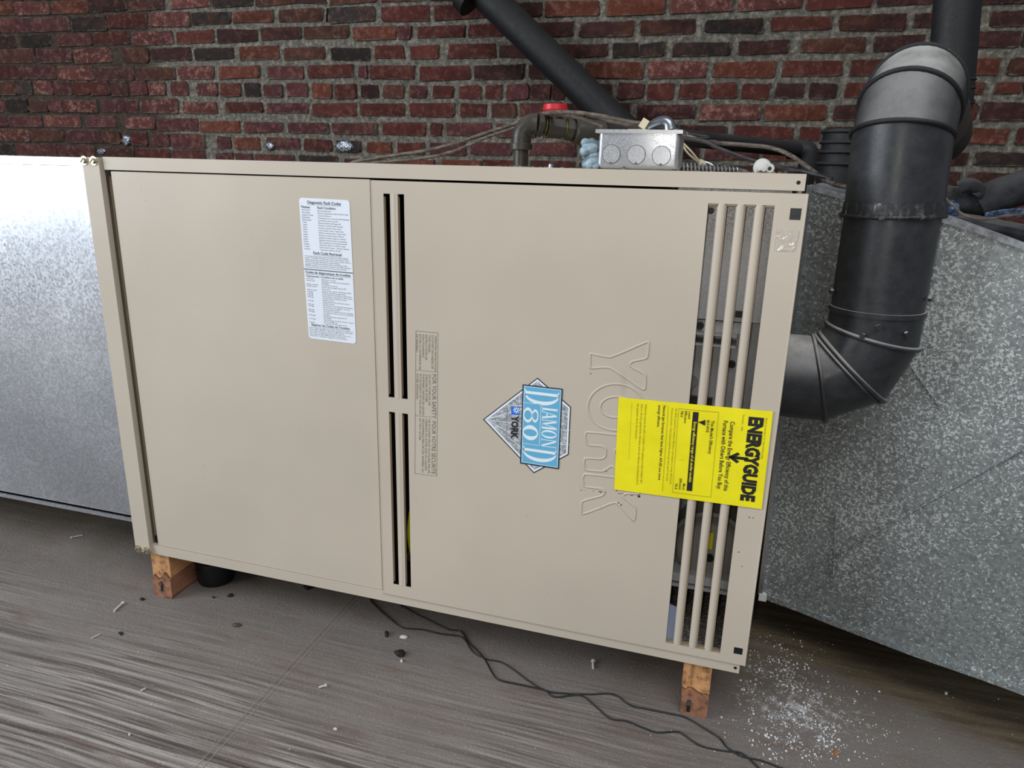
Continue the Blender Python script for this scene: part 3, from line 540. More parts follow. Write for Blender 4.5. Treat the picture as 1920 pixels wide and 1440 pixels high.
# fault code label
yl = FL-.0002
q = Quad(at(560.5, 370.5, yl), at(655.5, 375.5, yl), at(668, 645, yl), at(579.5, 634, yl))
lab = plate('fault_code_label', q, M['white'], fur, .0004, r=.06); lab['label'] = 'white paper label of printed fault codes, lower right corner peeling'
inkb = MB(); ink = MB(); L = .0008
put_text(inkb, q, 'Diagnostic Fault Codes', .17, .83, .017, .036, L, .012); put_rect(inkb, q, .17, .83, .041, .0425, L)
put_text(inkb, q, 'Flashes', .04, .21, .052, .068, L, .01); put_text(inkb, q, 'Fault Condition', .36, .72, .052, .068, L, .01)
rows = [('Slow Green', 'Normal operation'), ('Slow Amber', 'Normal operation with call for heat'), ('Steady On Red', 'Control failure'), ('Rapid Red', 'Twinning error, incorrect 24V phasing'), ('Rapid Amber', 'Low flame sense current'), ('1 Red', 'Flame present with gas off'), ('2 Red', 'Pressure switch stuck closed'), ('3 Red', 'Pressure switch stuck open'), ('4 Red', 'Limit switch open / open fuse'), ('5 Red', 'Rollout switch open / open fuse'), ('6 Red', 'Pressure switch cycle lockout'), ('7 Red', 'Ignition lockout due to retries'), ('8 Red', 'Ignition lockout due to recycles'), ('9 Red', 'Grounding or line polarity fault'), ('10 Red', 'Gas flow with no call for heat'), ('11 Red', 'Limit switch open - blower failure'), ('4 Amber', 'Y present with no G call')]
def w_(s): return len(s)*.0172
for i, (a, b) in enumerate(rows):
    t1 = .085+i*.0167
    put_text(ink, q, a, .04, .04+w_(a), t1-.009, t1, L); put_text(ink, q, b, .36, min(.36+w_(b), .97), t1-.009, t1, L)
put_text(inkb, q, 'Fault Code Retrieval', .22, .79, .364, .381, L, .012); put_rect(inkb, q, .22, .79, .386, .3875, L)
for i, s_ in enumerate(('To retrieve fault codes, push and release the LAST ERROR', 'button. The LED will flash up to five stored fault codes,', 'beginning with the most recent. If there are no fault codes in', 'memory, the LED will flash two green flashes.', 'To clear the fault code memory, push and hold the LAST', 'ERROR button for at least five seconds. The LED will flash', 'three green flashes when the memory has been cleared.')):
    t1 = .402+i*.0128; put_text(ink, q, s_, .04, min(.04+len(s_)*.0158, .97), t1-.008, t1, L)
put_rect(inkb, q, 0, 1, .490, .4955, L)
put_text(inkb, q, 'Codes de diagnostique de troubles', .03, .95, .503, .520, L, .012); put_rect(inkb, q, .03, .96, .5255, .527, L)
put_text(inkb, q, 'Clignotements', .04, .31, .533, .546, L, .008); put_text(inkb, q, 'Condition de trouble', .34, .80, .533, .546, L, .008)
rows = [('Vert lent', 'Operation normale'), ('Ambre lent', 'Operation normale avec demande de'), ('', 'chauffage'), ('Rouge constant', 'Trouble de controle'), ('Rouge rapide', 'Erreur de jumelage, phase 24V'), ('', 'incorrecte'), ('Ambre rapide', 'Courant du capteur de flamme faible'), ('1 Rouge', 'Flamme presente au gaz ferme'), ('2 Rouge', 'Commutateur de pression colle ferme'), ('3 Rouge', 'Commutateur de pression colle ouvert'), ('4 Rouge', 'Commutateur de limite ouvert -'), ('', 'fusible ouvert'), ('5 Rouge', 'Commutateur de roulement ouvert -'), ('', 'fusible ouvert'), ('6 Rouge', 'Arret force du commutateur de pression'), ('7 Rouge', 'Arret force de l ignition du aux'), ('', 'redemarrages repetes'), ('8 Rouge', 'Arret force de l ignition du aux recyclages'), ('9 Rouge', 'Trouble de mise en terre ou polarite'), ('', 'de ligne'), ('10 Rouge', 'Debit de gaz sans demande de'), ('', 'chauffage'), ('11 Rouge', 'Commutateur de limite ouvert - panne'), ('', 'de la soufflante'), ('4 Ambre', 'Y present sans demande de G')]
for i, (a, b) in enumerate(rows):
    t1 = .562+i*.0132
    if a: put_text(ink, q, a, .04, .04+w_(a), t1-.008, t1, L)
    put_text(ink, q, b, .35, min(.35+w_(b), .97), t1-.008, t1, L)
put_text(inkb, q, 'Reperer les Codes de Troubles', .08, .88, .884, .900, L, .012); put_rect(inkb, q, .08, .89, .905, .9065, L)
for i, s_ in enumerate(('Pour reperer les codes de trouble, enfoncer et relacher le', 'bouton LAST ERROR. L indicateur clignotera les cinq codes', 'de trouble memorises, a partir du plus recent.', 'Pour vider la memoire des codes de trouble, enfoncer et', 'tenir le bouton LAST ERROR durant au moins cinq', 'secondes. L indicateur clignotera vert trois fois.')):
    t1 = .9195+i*.0118; put_text(ink, q, s_, .03, min(.03+len(s_)*.0158, .97), t1-.0075, t1, L)
inkb.build('bold_print', M['ink_bold'], lab, smooth=False); ink.build('small_print', M['ink_bold'], lab, smooth=False)

# safety notice printed on the door, read with the head tilted right
yr = FR-.0002
q = Quad(at(821.5, 624, yr), at(819, 893, yr), at(777.5, 888, yr), at(779.5, 620, yr))
mb = MB(); L = .0001
frame(mb, q, 0, 1, 0, 1, .0022, .014, L); put_rect(mb, q, .262, .264, .0, 1, L); put_rect(mb, q, .578, .580, .25, 1, L)
put_text(mb, q, 'FOR YOUR SAFETY', .28, .585, .06, .24, L); put_text(mb, q, 'POUR VOTRE SECURITE', .605, .985, .06, .24, L)
def lines(ls, s0, t0, dt, h, k, smax):
    for i, s_ in enumerate(ls): put_text(mb, q, s_, s0, min(s0+len(s_)*k, smax), t0+i*dt-h, t0+i*dt, L)
lines(['OPERATING INSTRUCTIONS', 'LOCATED ON INSIDE OF', 'THIS PANEL.', 'INSTRUCTIONS DE', 'FONCTIONNEMENT', "SITUES A L'INTERIEUR DE", 'CE PANNEAU.'], .02, .15, .138, .085, .0112, .258)
lines(['DO NOT STORE OR USE', 'GASOLINE OR OTHER', 'FLAMMABLE VAPORS OR LIQUIDS', 'IN THE VICINITY OF THIS OR ANY', 'OTHER APPLIANCE.'], .285, .40, .138, .085, .0112, .572)
lines(["NE STOCKEZ PAS ET N'UTILISEZ PAS DE", "L'ESSENCE OU AUTRE GAZ OU LIQUIDE", 'INFLAMMABLE PRES DE CET APPAREIL OU', 'DE TOUT AUTRE.'], .595, .40, .138, .085, .0112, .985)
o = mb.build('safety_notice', M['ink_grey'], door, smooth=False); o['label'] = 'small grey safety text printed sideways on the door'

# diamond badge
def P7(a, b, l=0.0): return at(890+a/7.2, 700+b/7.2, FR-.0002-l)
def pp(mb, pts, lift): mb.poly([P7(a, b, lift) for a, b in pts])
def shrink(pts, d):
    n_ = len(pts); out = []
    for i in range(n_):
        a, b, c_ = Vector(pts[i-1]), Vector(pts[i]), Vector(pts[(i+1) % n_]); e1 = (b-a).normalized(); e2 = (c_-b).normalized()
        n1 = Vector((-e1.y, e1.x)); n2 = Vector((-e2.y, e2.x)); bi = (n1+n2); bi *= d/max(bi.dot(n1), .2) ; out.append(tuple(b+bi))
    return out
poly = [(112, 622), (848, 60), (1300, 455), (1268, 1098), (798, 1348)]
mb = MB(); mb.prism([P7(a, b, .0003) for a, b in poly], (0, .0003, 0)); badge = mb.build('diamond_badge', M['ink'], door, smooth=False)
mb = MB(); pp(mb, shrink(poly, 13), .0004); mb.build('badge_white_border', M['print_white'], badge, smooth=False)
mb = MB(); pp(mb, shrink(poly, 36), .0005); mb.build('badge_grey_field', M['decal_grey'], badge, smooth=False)
mb = MB()
def line2(a, b, wd, lift=.0006, M_=None):
    a, b = Vector(a), Vector(b); n_ = (b-a).normalized(); n_ = Vector((-n_.y, n_.x))*wd/2
    (M_ or mb).poly([P7(*(a+n_), lift), P7(*(b+n_), lift), P7(*(b-n_), lift), P7(*(a-n_), lift)])
for b in ((520, 530), (640, 690), (480, 800), (640, 470), (640, 1010)): line2((150, 625), b, 6)
for a, b in (((845, 90), (843, 165)), ((1175, 560), (1265, 590)), ((1140, 755), (1280, 770)), ((1155, 965), (1270, 960)), ((800, 1250), (798, 1320)), ((550, 490), (650, 490)), ((430, 430), (640, 440))): line2(a, b, 6)
mb.build('badge_facet_lines', M['print_white'], badge, smooth=False)['kind'] = 'stuff'
rect = [(648, 148), (1188, 210), (1137, 1295), (613, 1215)]
mb = MB(); pp(mb, rect, .0007); mb.build('badge_navy_border', M['navy'], badge, smooth=False)
mb = MB(); pp(mb, shrink(rect, 15), .0008); mb.build('badge_pale_border', M['pale_blue'], badge, smooth=False)
mb = MB(); pp(mb, shrink(rect, 30), .0009); mb.build('badge_blue_field', M['blue'], badge, smooth=False)
QD = Quad(P7(*rect[1]), P7(*rect[2]), P7(*rect[3]), P7(*rect[0]))
mb = MB(); LL = .0011
def sq(pts): mb.poly([QD(s_, t_, LL) for s_, t_ in pts])
def D_(s0, s1, t0, t1, st, bw):
    w = s1-s0; h = t1-t0; sq([(s0+st*.6, t0), (s0+st*1.6, t0), (s0+st*1.6, t1), (s0+st*.6, t1)])
    sq([(s0, t0), (s0+st*2.3, t0), (s0+st*2.3, t0+h*.035), (s0, t0+h*.035)]); sq([(s0, t1-h*.035), (s0+st*2.3, t1-h*.035), (s0+st*2.3, t1), (s0, t1)])
    n_ = 20; cx = s0+st*1.5; cy = (t0+t1)/2
    for k in range(n_):
        P = []
        for a, r in ((k, 1), (k+1, 1), (k+1, 0), (k, 0)):
            th = -PI/2+PI*a/n_; rw = (s1-cx)-(0 if r else bw); rh = h/2-(0 if r else h*.035); P.append((cx+rw*math.cos(th), cy+rh*math.sin(th)))
        sq(P)
def ring_(s0, s1, t0, t1, bw, thin):
    n_ = 28; cx, cy = (s0+s1)/2, (t0+t1)/2
    for k in range(n_):
        P = []
        for a, r in ((k, 1), (k+1, 1), (k+1, 0), (k, 0)):
            th = 2*PI*a/n_; P.append((cx+((s1-s0)/2-(0 if r else bw))*math.cos(th), cy+((t1-t0)/2-(0 if r else thin))*math.sin(th)))
        sq(P)
def bar2(a, b, wd): # slanted stroke, wd measured along s
    sq([(a[0], a[1]), (a[0]+wd, a[1]), (b[0]+wd, b[1]), (b[0], b[1])])
def serif(s, t, w): sq([(s-w/2, t-.008), (s+w/2, t-.008), (s+w/2, t+.008), (s-w/2, t+.008)])
D_(.050, .225, .075, .930, .034, .046)
D_(.765, .940, .075, .930, .034, .046)
ta, tb = .10, .47
def U(x): return .245+(x-.275)*1.065
bar2((U(.283), ta), (U(.283), tb), .024); serif(U(.294), ta, .038); serif(U(.294), tb, .038)
bar2((U(.355), ta), (U(.322), tb), .008); bar2((U(.350), ta), (U(.385), tb), .024); sq([(U(.333), .34), (U(.375), .34), (U(.375), .37), (U(.333), .37)]); serif(U(.326), tb, .028); serif(U(.394), tb, .034)
bar2((U(.420), ta), (U(.420), tb), .008); bar2((U(.420), ta), (U(.462), tb), .022); bar2((U(.500), ta), (U(.464), tb), .008); bar2((U(.500), ta), (U(.503), tb), .024); serif(U(.423), tb, .028); serif(U(.512), tb, .036); serif(U(.421), ta, .024); serif(U(.512), ta, .034)
ring_(U(.535), U(.632), ta-.006, tb+.006, .024, .022)
bar2((U(.650), ta), (U(.650), tb), .008); bar2((U(.650), ta), (U(.718), tb), .022); bar2((U(.728), ta), (U(.728), tb), .008); serif(U(.650), ta, .024); serif(U(.653), tb, .028); serif(U(.731), ta, .03)
ring_(.285, .450, .565, .735, .030, .028); ring_(.272, .462, .715, .955, .036, .030)
ring_(.490, .680, .560, .955, .050, .028)
sq([(.215, .508), (.735, .508), (.735, .520), (.215, .520)])
sq([(.215, .51), (.220, .51), (.220, .97), (.215, .97)]); sq([(.730, .51), (.735, .51), (.735, .97), (.730, .97)])
mb.build('badge_lettering', M['print_white'], badge, smooth=False)
QL = Quad(P7(607, 450), P7(590, 900), P7(488, 890), P7(497, 445))
mb = MB(); put_rect(mb, QL, 0, .245, .0, 1, .0007); bsq = mb.build('badge_snowflake_square', M['royal'], badge, smooth=False)
mb = MB(); put_text(mb, QL, 'YORK', .27, .97, .08, .92, .0008, .05); mb.build('badge_maker_name', M['ink'], badge, smooth=False)
mb = MB()
for k in range(4):
    a = PI*k/4; cx, cy = P7(565, 495).x, P7(565, 495).z; y = FR-.0011; dx, dz = math.cos(a)*.0048, math.sin(a)*.0048; nx, nz = -math.sin(a)*.0006, math.cos(a)*.0006
    mb.poly([(cx-dx-nx, y, cz_-dz-nz) if False else (cx-dx-nx, y, cy-dz-nz), (cx+dx-nx, y, cy+dz-nz), (cx+dx+nx, y, cy+dz+nz), (cx-dx+nx, y, cy-dz+nz)])
mb.build('badge_snowflake', M['print_white'], badge, smooth=False)
QS = Quad(P7(455, 440), P7(440, 890), P7(425, 890), P7(437, 440))
mb = MB(); put_text(mb, QS, 'Heating and Air Conditioning', .0, 1, 0, 1, .0007); mb.build('badge_small_print', M['ink_grey'], badge, smooth=False)

# maker's name pressed into the door
def P4(a, b): return at(1080+a/4, 630+b/4, FR+.0001)
def bez(pts, n_=6):
    return pts
Yl = [(112,132),(262,158),(530,45),(546,58),(532,165),(425,190),(403,215),(430,240),(520,290),(518,392),(494,396),(258,238),(112,242),(106,225),(106,145)]
Oo = [(300+212*math.cos(a)+ (0), 533+174*math.sin(a)) for a in [2*PI*k/32 for k in range(32)]]
Oi = [(300+118*math.cos(a), 533+78*math.sin(a)) for a in [2*PI*k/24 for k in range(24)]]
Rr = [(80,720),(500,772),(492,900),(470,965),(400,1000),(325,1005),(268,975),(235,995),(195,1015),(68,1002),(66,918),(190,922),(222,900),(224,850),(195,825),(86,816)]
Ri = [(300,845),(425,860),(415,912),(385,925),(300,915),(290,880)]
Kk = [(66,1035),(482,1090),(472,1182),(378,1182),(350,1200),(372,1225),(445,1285),(434,1388),(300,1248),(180,1290),(45,1336),(46,1240),(190,1200),(214,1175),(190,1145),(62,1128)]
emb = None
for nm, pts in (('Y', Yl), ('O', Oo), ('Oi', Oi), ('R', Rr), ('Ri', Ri), ('K', Kk)):
    mb = MB(); P = [P4(*p) for p in pts]; P.append(P[0]); P.append(P[1]) if False else None
    ring = []; n_ = len(P)-1
    rs = []
    Q = []
    for i in range(n_):
        a, b, c_, d = P[(i-1) % n_], P[i], P[(i+1) % n_], P[(i+2) % n_]
        for j in range(4):
            tt = j/4; Q.append((b*(1-tt)+c_*tt)*.6+.4*(0.5*((2*b)+(c_-a)*tt+(2*a-5*b+4*c_-d)*tt*tt+(3*b-a-3*c_+d)*tt**3)))
    m_ = len(Q)
    for i in range(m_):
        d = (Q[(i+1) % m_]-Q[i-1]).normalized(); s_ = Vector((-d.z, 0, d.x)); r = .0016
        rs.append([Q[i]+s_*(math.cos(2*PI*k/8)*r)+Vector((0, -1, 0))*(math.sin(2*PI*k/8)*.0010) for k in range(8)])
    mb.rings(rs, closed=True); o = mb.build('pressed_letter', M['paint'], door, angle=80)

# yellow efficiency label stuck across the louvres
ye = FR-.0012
q = Quad(at(1449.5, 771.5, ye), at(1428, 954.5, ye), at(1151.5, 917.5, ye), at(1160, 745, ye))
def cornerlift(mbb):
    for v in mbb.bm.verts: pass
lab = plate('energy_label', q, M['yellow'], fur, .0004); lab['label'] = 'bright yellow printed energy label stuck over the louvres'
mb = MB(); L = .0009; Bt = MB()
put_text(Bt, q, 'ENERGYGUIDE', .07, .935, .055, .138, L, .058)
a = [(.475, .15), (.498, .15), (.498, .205), (.475, .205)]
Bt.poly([q(s_, t_, L) for s_, t_ in ((.482, .12), (.512, .12), (.512, .222), (.482, .222))])
Bt.poly([q(s_, t_, L) for s_, t_ in ((.440, .190), (.462, .175), (.512, .232), (.497, .250))]); Bt.poly([q(s_, t_, L) for s_, t_ in ((.554, .190), (.532, .175), (.482, .232), (.497, .250))])
put_text(mb, q, 'Based on standard U.S. Government tests', .07, .48, .028, .040, L); put_text(mb, q, 'Furnace - Gas', .06, .22, .172, .184, L)
put_text(Bt, q, 'Compare the Energy Efficiency of this', .135, .855, .228, .256, L, .012); put_text(Bt, q, 'Furnace with Others Before You Buy.', .135, .850, .272, .300, L, .012)
frame(mb, q, .055, .945, .335, .595, .003, .0018, L)
put_text(Bt, q, "This Model's Efficiency", .145, .49, .358, .378, L, .01); put_text(Bt, q, '80.0 AFUE', .145, .27, .388, .405, L, .012)
Bt.poly([q(s_, t_, L) for s_, t_ in ((.145, .415), (.205, .415), (.175, .462))])
put_rect(Bt, q, .075, .905, .463, .500, L)
put_text(Bt, q, 'Least', .075, .155, .512, .528, L, .008); put_text(Bt, q, 'Efficient', .075, .20, .537, .553, L, .008); put_text(Bt, q, '78.0', .075, .14, .563, .579, L, .008)
put_text(Bt, q, 'Most', .835, .905, .512, .528, L, .008); put_text(Bt, q, 'Efficient', .785, .905, .537, .553, L, .008); put_text(Bt, q, '96.6', .845, .905, .563, .579, L, .008)
put_text(mb, q, 'The AFUE, Annual Fuel Utilization Efficiency, is the measure of energy efficiency for', .055, .86, .605, .616, L); put_text(mb, q, 'furnaces and boilers. Only furnaces fueled by natural gas were used in this scale.', .055, .83, .630, .641, L)
put_rect(mb, q, .04, .95, .662, .664, L)
put_text(Bt, q, 'Natural gas furnaces that have higher AFUES are more', .04, .83, .680, .697, L, .012); put_text(Bt, q, 'energy efficient.', .04, .27, .712, .729, L, .012)
for i, (s_, e) in enumerate((('Federal law requires the seller or installer of this appliance to make available a fact', .89), ('sheet or directory giving further information about the efficiency and operating cost of', .91), ('this equipment. Ask for this information.', .42))): put_text(mb, q, s_, .045, e, .805+i*.027, .818+i*.027, L)
put_text(mb, q, '- -------------------------------------------------------------------------', .04, .65, .900, .912, L)
o = Bt.build('bold_print', M['ink'], lab, smooth=False); o['kind'] = 'stuff'; t = NT('olive_ink', .6); t.color(lin((120,110,10))); mb.build('small_print', t.m, lab, smooth=False)
mb = MB(); put_text(mb, q, 'Energy efficiency range of all similar models', .175, .81, .471, .489, L+.0002, .012); mb.build('reversed_print', M['yellow'], lab, smooth=False)

# clear glossy sticker
t = NT('clear_sticker', .12); t.color(t.ramp(t.noise(300, 2), [(.3, lin((188,177,163))), (.8, lin((202,193,182)))])); t.bump(t.noise(160, 2), .5, .002)
q = Quad(at(1456, 429, yr), at(1498.5, 432, yr), at(1490, 471, yr), at(1452, 470, yr)); plate('clear_sticker', q, t.m, door, .0004, r=.06)
# black drips under the pressed name
mb = MB()
for a, b, r in ((38,1155,4),(62,1158,2),(130,1162,3),(175,1166,5),(187,1170,6),(222,1172,4),(278,1255,7),(318,1252,6),(338,1267,6),(188,1282,5),(418,1190,9),(472,1202,11),(320,1182,4),(335,1183,4),(350,1184,4),(110,282,4),(228,1016,4),(305,1160,4)):
    p = at(1080+a/4, 630+b/4, FR-.0001); rr = r/4/1371*.95; mb.cyl(p, p+Vector((0, -.0005, 0)), rr, rr*.7, n=8)
for px, py, r in ((1405, 970, 2), (1412, 971, 1.5), (1385, 1035, 2), (1391, 1062, 1.5), (265, 358, 1), (273, 376, 1), (281, 394, 1)):
    p = at(px, py, FR-.0001); rr = r*.4/1371; mb.cyl(p, p+Vector((0, -.0005, 0)), rr*1.4, rr, n=8)
mb.build('paint_drip', M['ink'], door)['kind'] = 'stuff'

# ---------------------------------------------------------------- left duct
Yd = .030
dl = thing('galvanised_duct', 'bright galvanised duct joined to the left end of the furnace', 'duct', (-.4, .2, .04))
zt = H-.002; zb = at(240, 968, Yd).z
mb = MB(); xr = -.004; nseg = 24
mb.box(-1.6, xr, Yd, Yd+.004, zb, zt-.0145); mb.box(-1.6, xr, .66, .664, zb, zt); mb.box(-1.6, xr, Yd, .664, zt-.003, zt); mb.box(-1.6, xr, Yd, .664, zb, zb+.003); mb.box(-1.603, -1.6, Yd, .664, zb, zt)
mb.build('duct_wall', M['galv_left'], dl)
mb = MB(); mb.box(-1.6, -.012, Yd-.003, Yd+.003, zt-.0125, zt); mb.box(-1.6, -.012, Yd-.0015, Yd+.003, zt-.0150, zt-.0132); mb.build('top_drive_cleat', M['galv_left'], dl, bevel=.0008, seg=1)
mb = MB(); mb.box(-1.6, xr, Yd-.003, Yd+.02, zb-.008, zb-.0005); mb.build('bottom_flange', M['galv_left'], dl, bevel=.001, seg=1)
mb = MB(); mb.box(xr, xr+.003, Yd-.006, Yd+.003, zb-.008, zt-.025); mb.build('end_flange', M['galv_left'], dl)
mb = MB(); mb.box(-.02, -.0008, -.004, Yd, zt-.020, zt); mb.box(xr, -.0008, .004, .66, .045, zt-.03); mb.build('collar', M['galv_left'], dl)

# ---------------------------------------------------------------- right duct
dr = thing('galvanised_plenum', 'large spangled galvanised plenum flaring out to the right of the furnace', 'duct', (1.3, .4, 0))
a = Vector((1.0465, .2205, 0)); b = Vector((1.3846, .0882, 0)); d = (b-a).normalized(); nrm = Vector((d.y, -d.x, 0))
def zface(px, py):
    r_ = ray(px, py); s_ = (a-EYE).dot(nrm)/r_.dot(nrm); return EYE+r_*s_
pts_top = [zface(1521, 347), zface(1600, 369), zface(1690, 388), zface(1752, 401), zface(1840, 428), zface(1920, 457)]
e = (pts_top[-1]-pts_top[-2]); pts_top.append(pts_top[-1]+e*2.5)
pts_bot = [zface(1428, 1111), zface(1500, 1137), zface(1560, 1161), zface(1720, 1221), zface(1840, 1262), zface(1920, 1291)]
e = (pts_bot[-1]-pts_bot[-2]); pts_bot.append(pts_bot[-1]+e*2.5)
mb = MB(); NI = 24; rows_ = 14
def interp(pts, u):
    x = u*(len(pts)-1); i = min(int(x), len(pts)-2); return pts[i]*(1-(x-i))+pts[i+1]*(x-i)
bx = zface(1700, 670); by = zface(1765, 760)
G_ = [[None]*(rows_+1) for _ in range(NI+1)]
for i in range(NI+1):
    A_, B_ = interp(pts_top, i/NI), interp(pts_bot, i/NI)
    for j in range(rows_+1): 
        v = j/rows_; bulge = .010*(1-abs(2*v-1))*min(1, i/NI*2.2, (NI-i)/NI*2.2)
        p = A_*(1-v)+B_*v + nrm*bulge; G_[i][j] = mb.bm.verts.new(p)
for i in range(NI):
    for j in range(rows_): mb.bm.faces.new((G_[i][j], G_[i][j+1], G_[i+1][j+1], G_[i+1][j]))
face_ = mb.build('front_face', M['galv_right'], dr, angle=1)
back = Vector((0.05, .40, 0)); mb = MB()
for P in (pts_top,):
    for i in range(len(P)-1): mb.prism([P[i]+Vector((0,.001,0)), P[i+1]+Vector((0,.001,0)), P[i+1]+back, P[i]+back], (0, 0, -.002))
mb.build('top_face', M['dusty'], dr)
mb = MB(); mb.prism([pts_top[0]+Vector((0,.002,0)), pts_bot[0]+Vector((0,.002,0)), pts_bot[0]+back, pts_top[0]+back], (.002, 0, 0)); 
for i in range(len(pts_bot)-1): mb.prism([pts_bot[i]+Vector((0,.001,0)), pts_bot[i+1]+Vector((0,.001,0)), pts_bot[i+1]+back, pts_bot[i]+back], (0, 0, .002))
mb.prism([pts_top[0]+back, pts_bot[0]+back, pts_bot[-1]+back, pts_top[-1]+back], (0, .002, 0)); mb.build('rear_sheet', M['galv_right'], dr)
mb = MB()
for i in range(len(pts_bot)-1): 
    p, q_ = pts_bot[i], pts_bot[i+1]; mb.obox((p+q_)/2+nrm*.002+Vector((0,0,-.003)), (q_-p)/2, nrm*.003, (0, 0, .0045))
mb.build('bottom_hem', M['galv_right'], dr)
mb = MB()
for i in range(len(pts_top)-1): 
    p, q_ = pts_top[i], pts_top[i+1]; mb.obox((p+q_)/2+nrm*.0012+Vector((0,0,-.003)), (q_-p)/2, nrm*.0025, (0, 0, .004))
mb.build('top_hem', M['dusty'], dr)
mb = MB(); p, q_ = pts_top[0], pts_bot[0]; mb.obox((p+q_)/2+nrm*.004, d*.0035, nrm*.004, (q_-p)/2); mb.build('end_flange', M['galv_left'], dr)
mb = MB(); mb.obox(q_+nrm*.006+Vector((.004, 0, -.004)), (.006, 0, 0), (0, .004, 0), (0, 0, .006)); mb.build('foot_tab', M['white_plastic'], dr, bevel=.001)
# stiffening creases of the panel
mb = MB()
for (ax, ay, bx_, by_) in ((1690, 655, 1765, 760), (1530, 1058, 1700, 962), (1700, 962, 1920, 838), (1572, 950, 1566, 1088)):
    p, q_ = zface(ax, ay), zface(bx_, by_)
    mb.obox((p+q_)/2+nrm*.0085, (q_-p)/2, nrm*.0022, (Vector((0,0,1)).cross(nrm)*.0).cross(d)+(q_-p).cross(nrm).normalized()*.0006)
mb.build('pressed_crease', M['galv_right'], dr)

# ---------------------------------------------------------------- flue pipe
fp = thing('flue_pipe', 'black sheet metal flue pipe looping up and back beside the furnace', 'pipe', (1.128, .10, .35))
R = .0555; Yp = .10
V0 = Vector((1.0215, Yp, .402)); V1 = Vector((1.072, Yp, .402)); V2 = Vector((1.110, Yp, .422)); V3 = Vector((1.128, Yp, .466)); V3b = Vector((1.128, Yp, .500)); V3c = Vector((1.1275, Yp, .6240)); V4 = Vector((1.124, Yp, .708))
hd = Vector((.305, .952, 0)).normalized(); Lg = .036
V5 = V4+(hd*math.sin(PI/6)+Vector((0,0,1))*math.cos(PI/6))*Lg; V6 = V5+(hd*math.cos(PI/6)+Vector((0,0,1))*math.sin(PI/6))*Lg*1.0
tgt = Vector((1.290, .70, .735)); V7 = V6+(tgt-V6)*.50; V8 = V6+(tgt-V6)*.88; V9 = tgt+Vector((0, 0, .03)); V10 = Vector((1.2965, .70, .800)); V11 = Vector((1.262, .70, 1.15)); V11 = V10+(V11-V10)*4
chain = [V0, V1, V2, V3, V3b, V3c, V4, V5, V6, V7, V8, V9, V10, V11]
dirs = [(chain[i+1]-chain[i]).normalized() for i in range(len(chain)-1)]
nor = [dirs[0]]+[(dirs[i]+dirs[i+1]).normalized() for i in range(len(dirs)-1)]+[dirs[-1]]
rad = [R, R*.985, R, R*.985, R*.975, R*.99, R*1.0, R*.99, R*.985, R*.98, R*.85, .041, .0385]
names = ['pipe_collar', 'elbow_segment', 'elbow_segment', 'elbow_segment', 'pipe_section', 'pipe_section', 'elbow_segment', 'elbow_segment', 'pipe_section', 'pipe_section', 'elbow_segment', 'elbow_segment', 'stack_section']
for i in range(len(chain)-1):
    mb = MB(); mb.gore(chain[i], chain[i+1], nor[i], nor[i+1], rad[i]); mb.build(names[i], M['black'] if i < 9 else M['black_stack'], fp, angle=60)
for i, tk in ((1, .0028), (2, .0032), (3, .0032), (6, .0030), (7, .0032), (8, .0028)):
    mb = MB(); mb.ringbead(chain[i], nor[i], dirs[i], max(rad[i], rad[i-1])+.0004, tk, m=8); mb.build('seam_bead', M['black'] if i < 4 else M['black_stack'], fp, angle=80)
mb = MB(); mb.ringbead(V2+ (V2-V1).normalized()*-.006, nor[2], dirs[1], R+.0005, .0024); mb.build('seam_bead', M['black'], fp, angle=80)
mb = MB(); mb.gore(V3c+Vector((0,0,-.009)), V3c+Vector((0,0,.008)), dirs[5], dirs[5], R+.0022, R+.0012, caps=True); mb.ringbead(V3c+Vector((0,0,-.008)), dirs[5], dirs[5], R+.0015, .0026, wob=.5); mb.build('tape_band', M['tape'], fp, angle=60)
mb = MB(); mb.gore(V3b+Vector((0,0,-.004)), V3b+Vector((0,0,.002)), dirs[4], dirs[4], R+.0012, caps=True); mb.build('pipe_lap', M['black'], fp)
for z in (.79, .815, .83):
    mb = MB(); mb.ringbead(V10+(V11-V10).normalized()*(z-.80), V11-V10, V11-V10, .039, .002); mb.build('stack_bead', M['black_stack'], fp, angle=80)
for ang, z in ((-95, .487), (-25, .520), (190, .520), (-60, .480), (-110, .474)):
    a_ = math.radians(ang); p = Vector((1.128+math.cos(a_)*(R+.0005), Yp+math.sin(a_)*(R+.0005), z)); dd = Vector((math.cos(a_), math.sin(a_), 0))
    mb = MB(); mb.cyl(p, p+dd*.004, .0034, n=6); mb.build('pipe_screw', M['black'], fp)

# ---------------------------------------------------------------- pipes behind
g0, g1 = at(885, -35, 1.66), at(1160, 235, 1.66); dgn = (g1-g0).normalized(); g2 = g1+dgn*1.2
dp = thing('diagonal_brace_pipe', 'thick black round pipe slanting down across the brick wall', 'pipe', g1)
mb = MB(); mb.cyl(g0-dgn*.5, g0+dgn*1.42, .052, n=32); mb.build('pipe_body', M['black_stack'], dp)
mb = MB(); p = at(884, -2, 1.64); mb.cyl(p-dgn*.03, p+dgn*.006, .060, n=32); mb.build('pipe_coupling', M['black_stack'], dp)

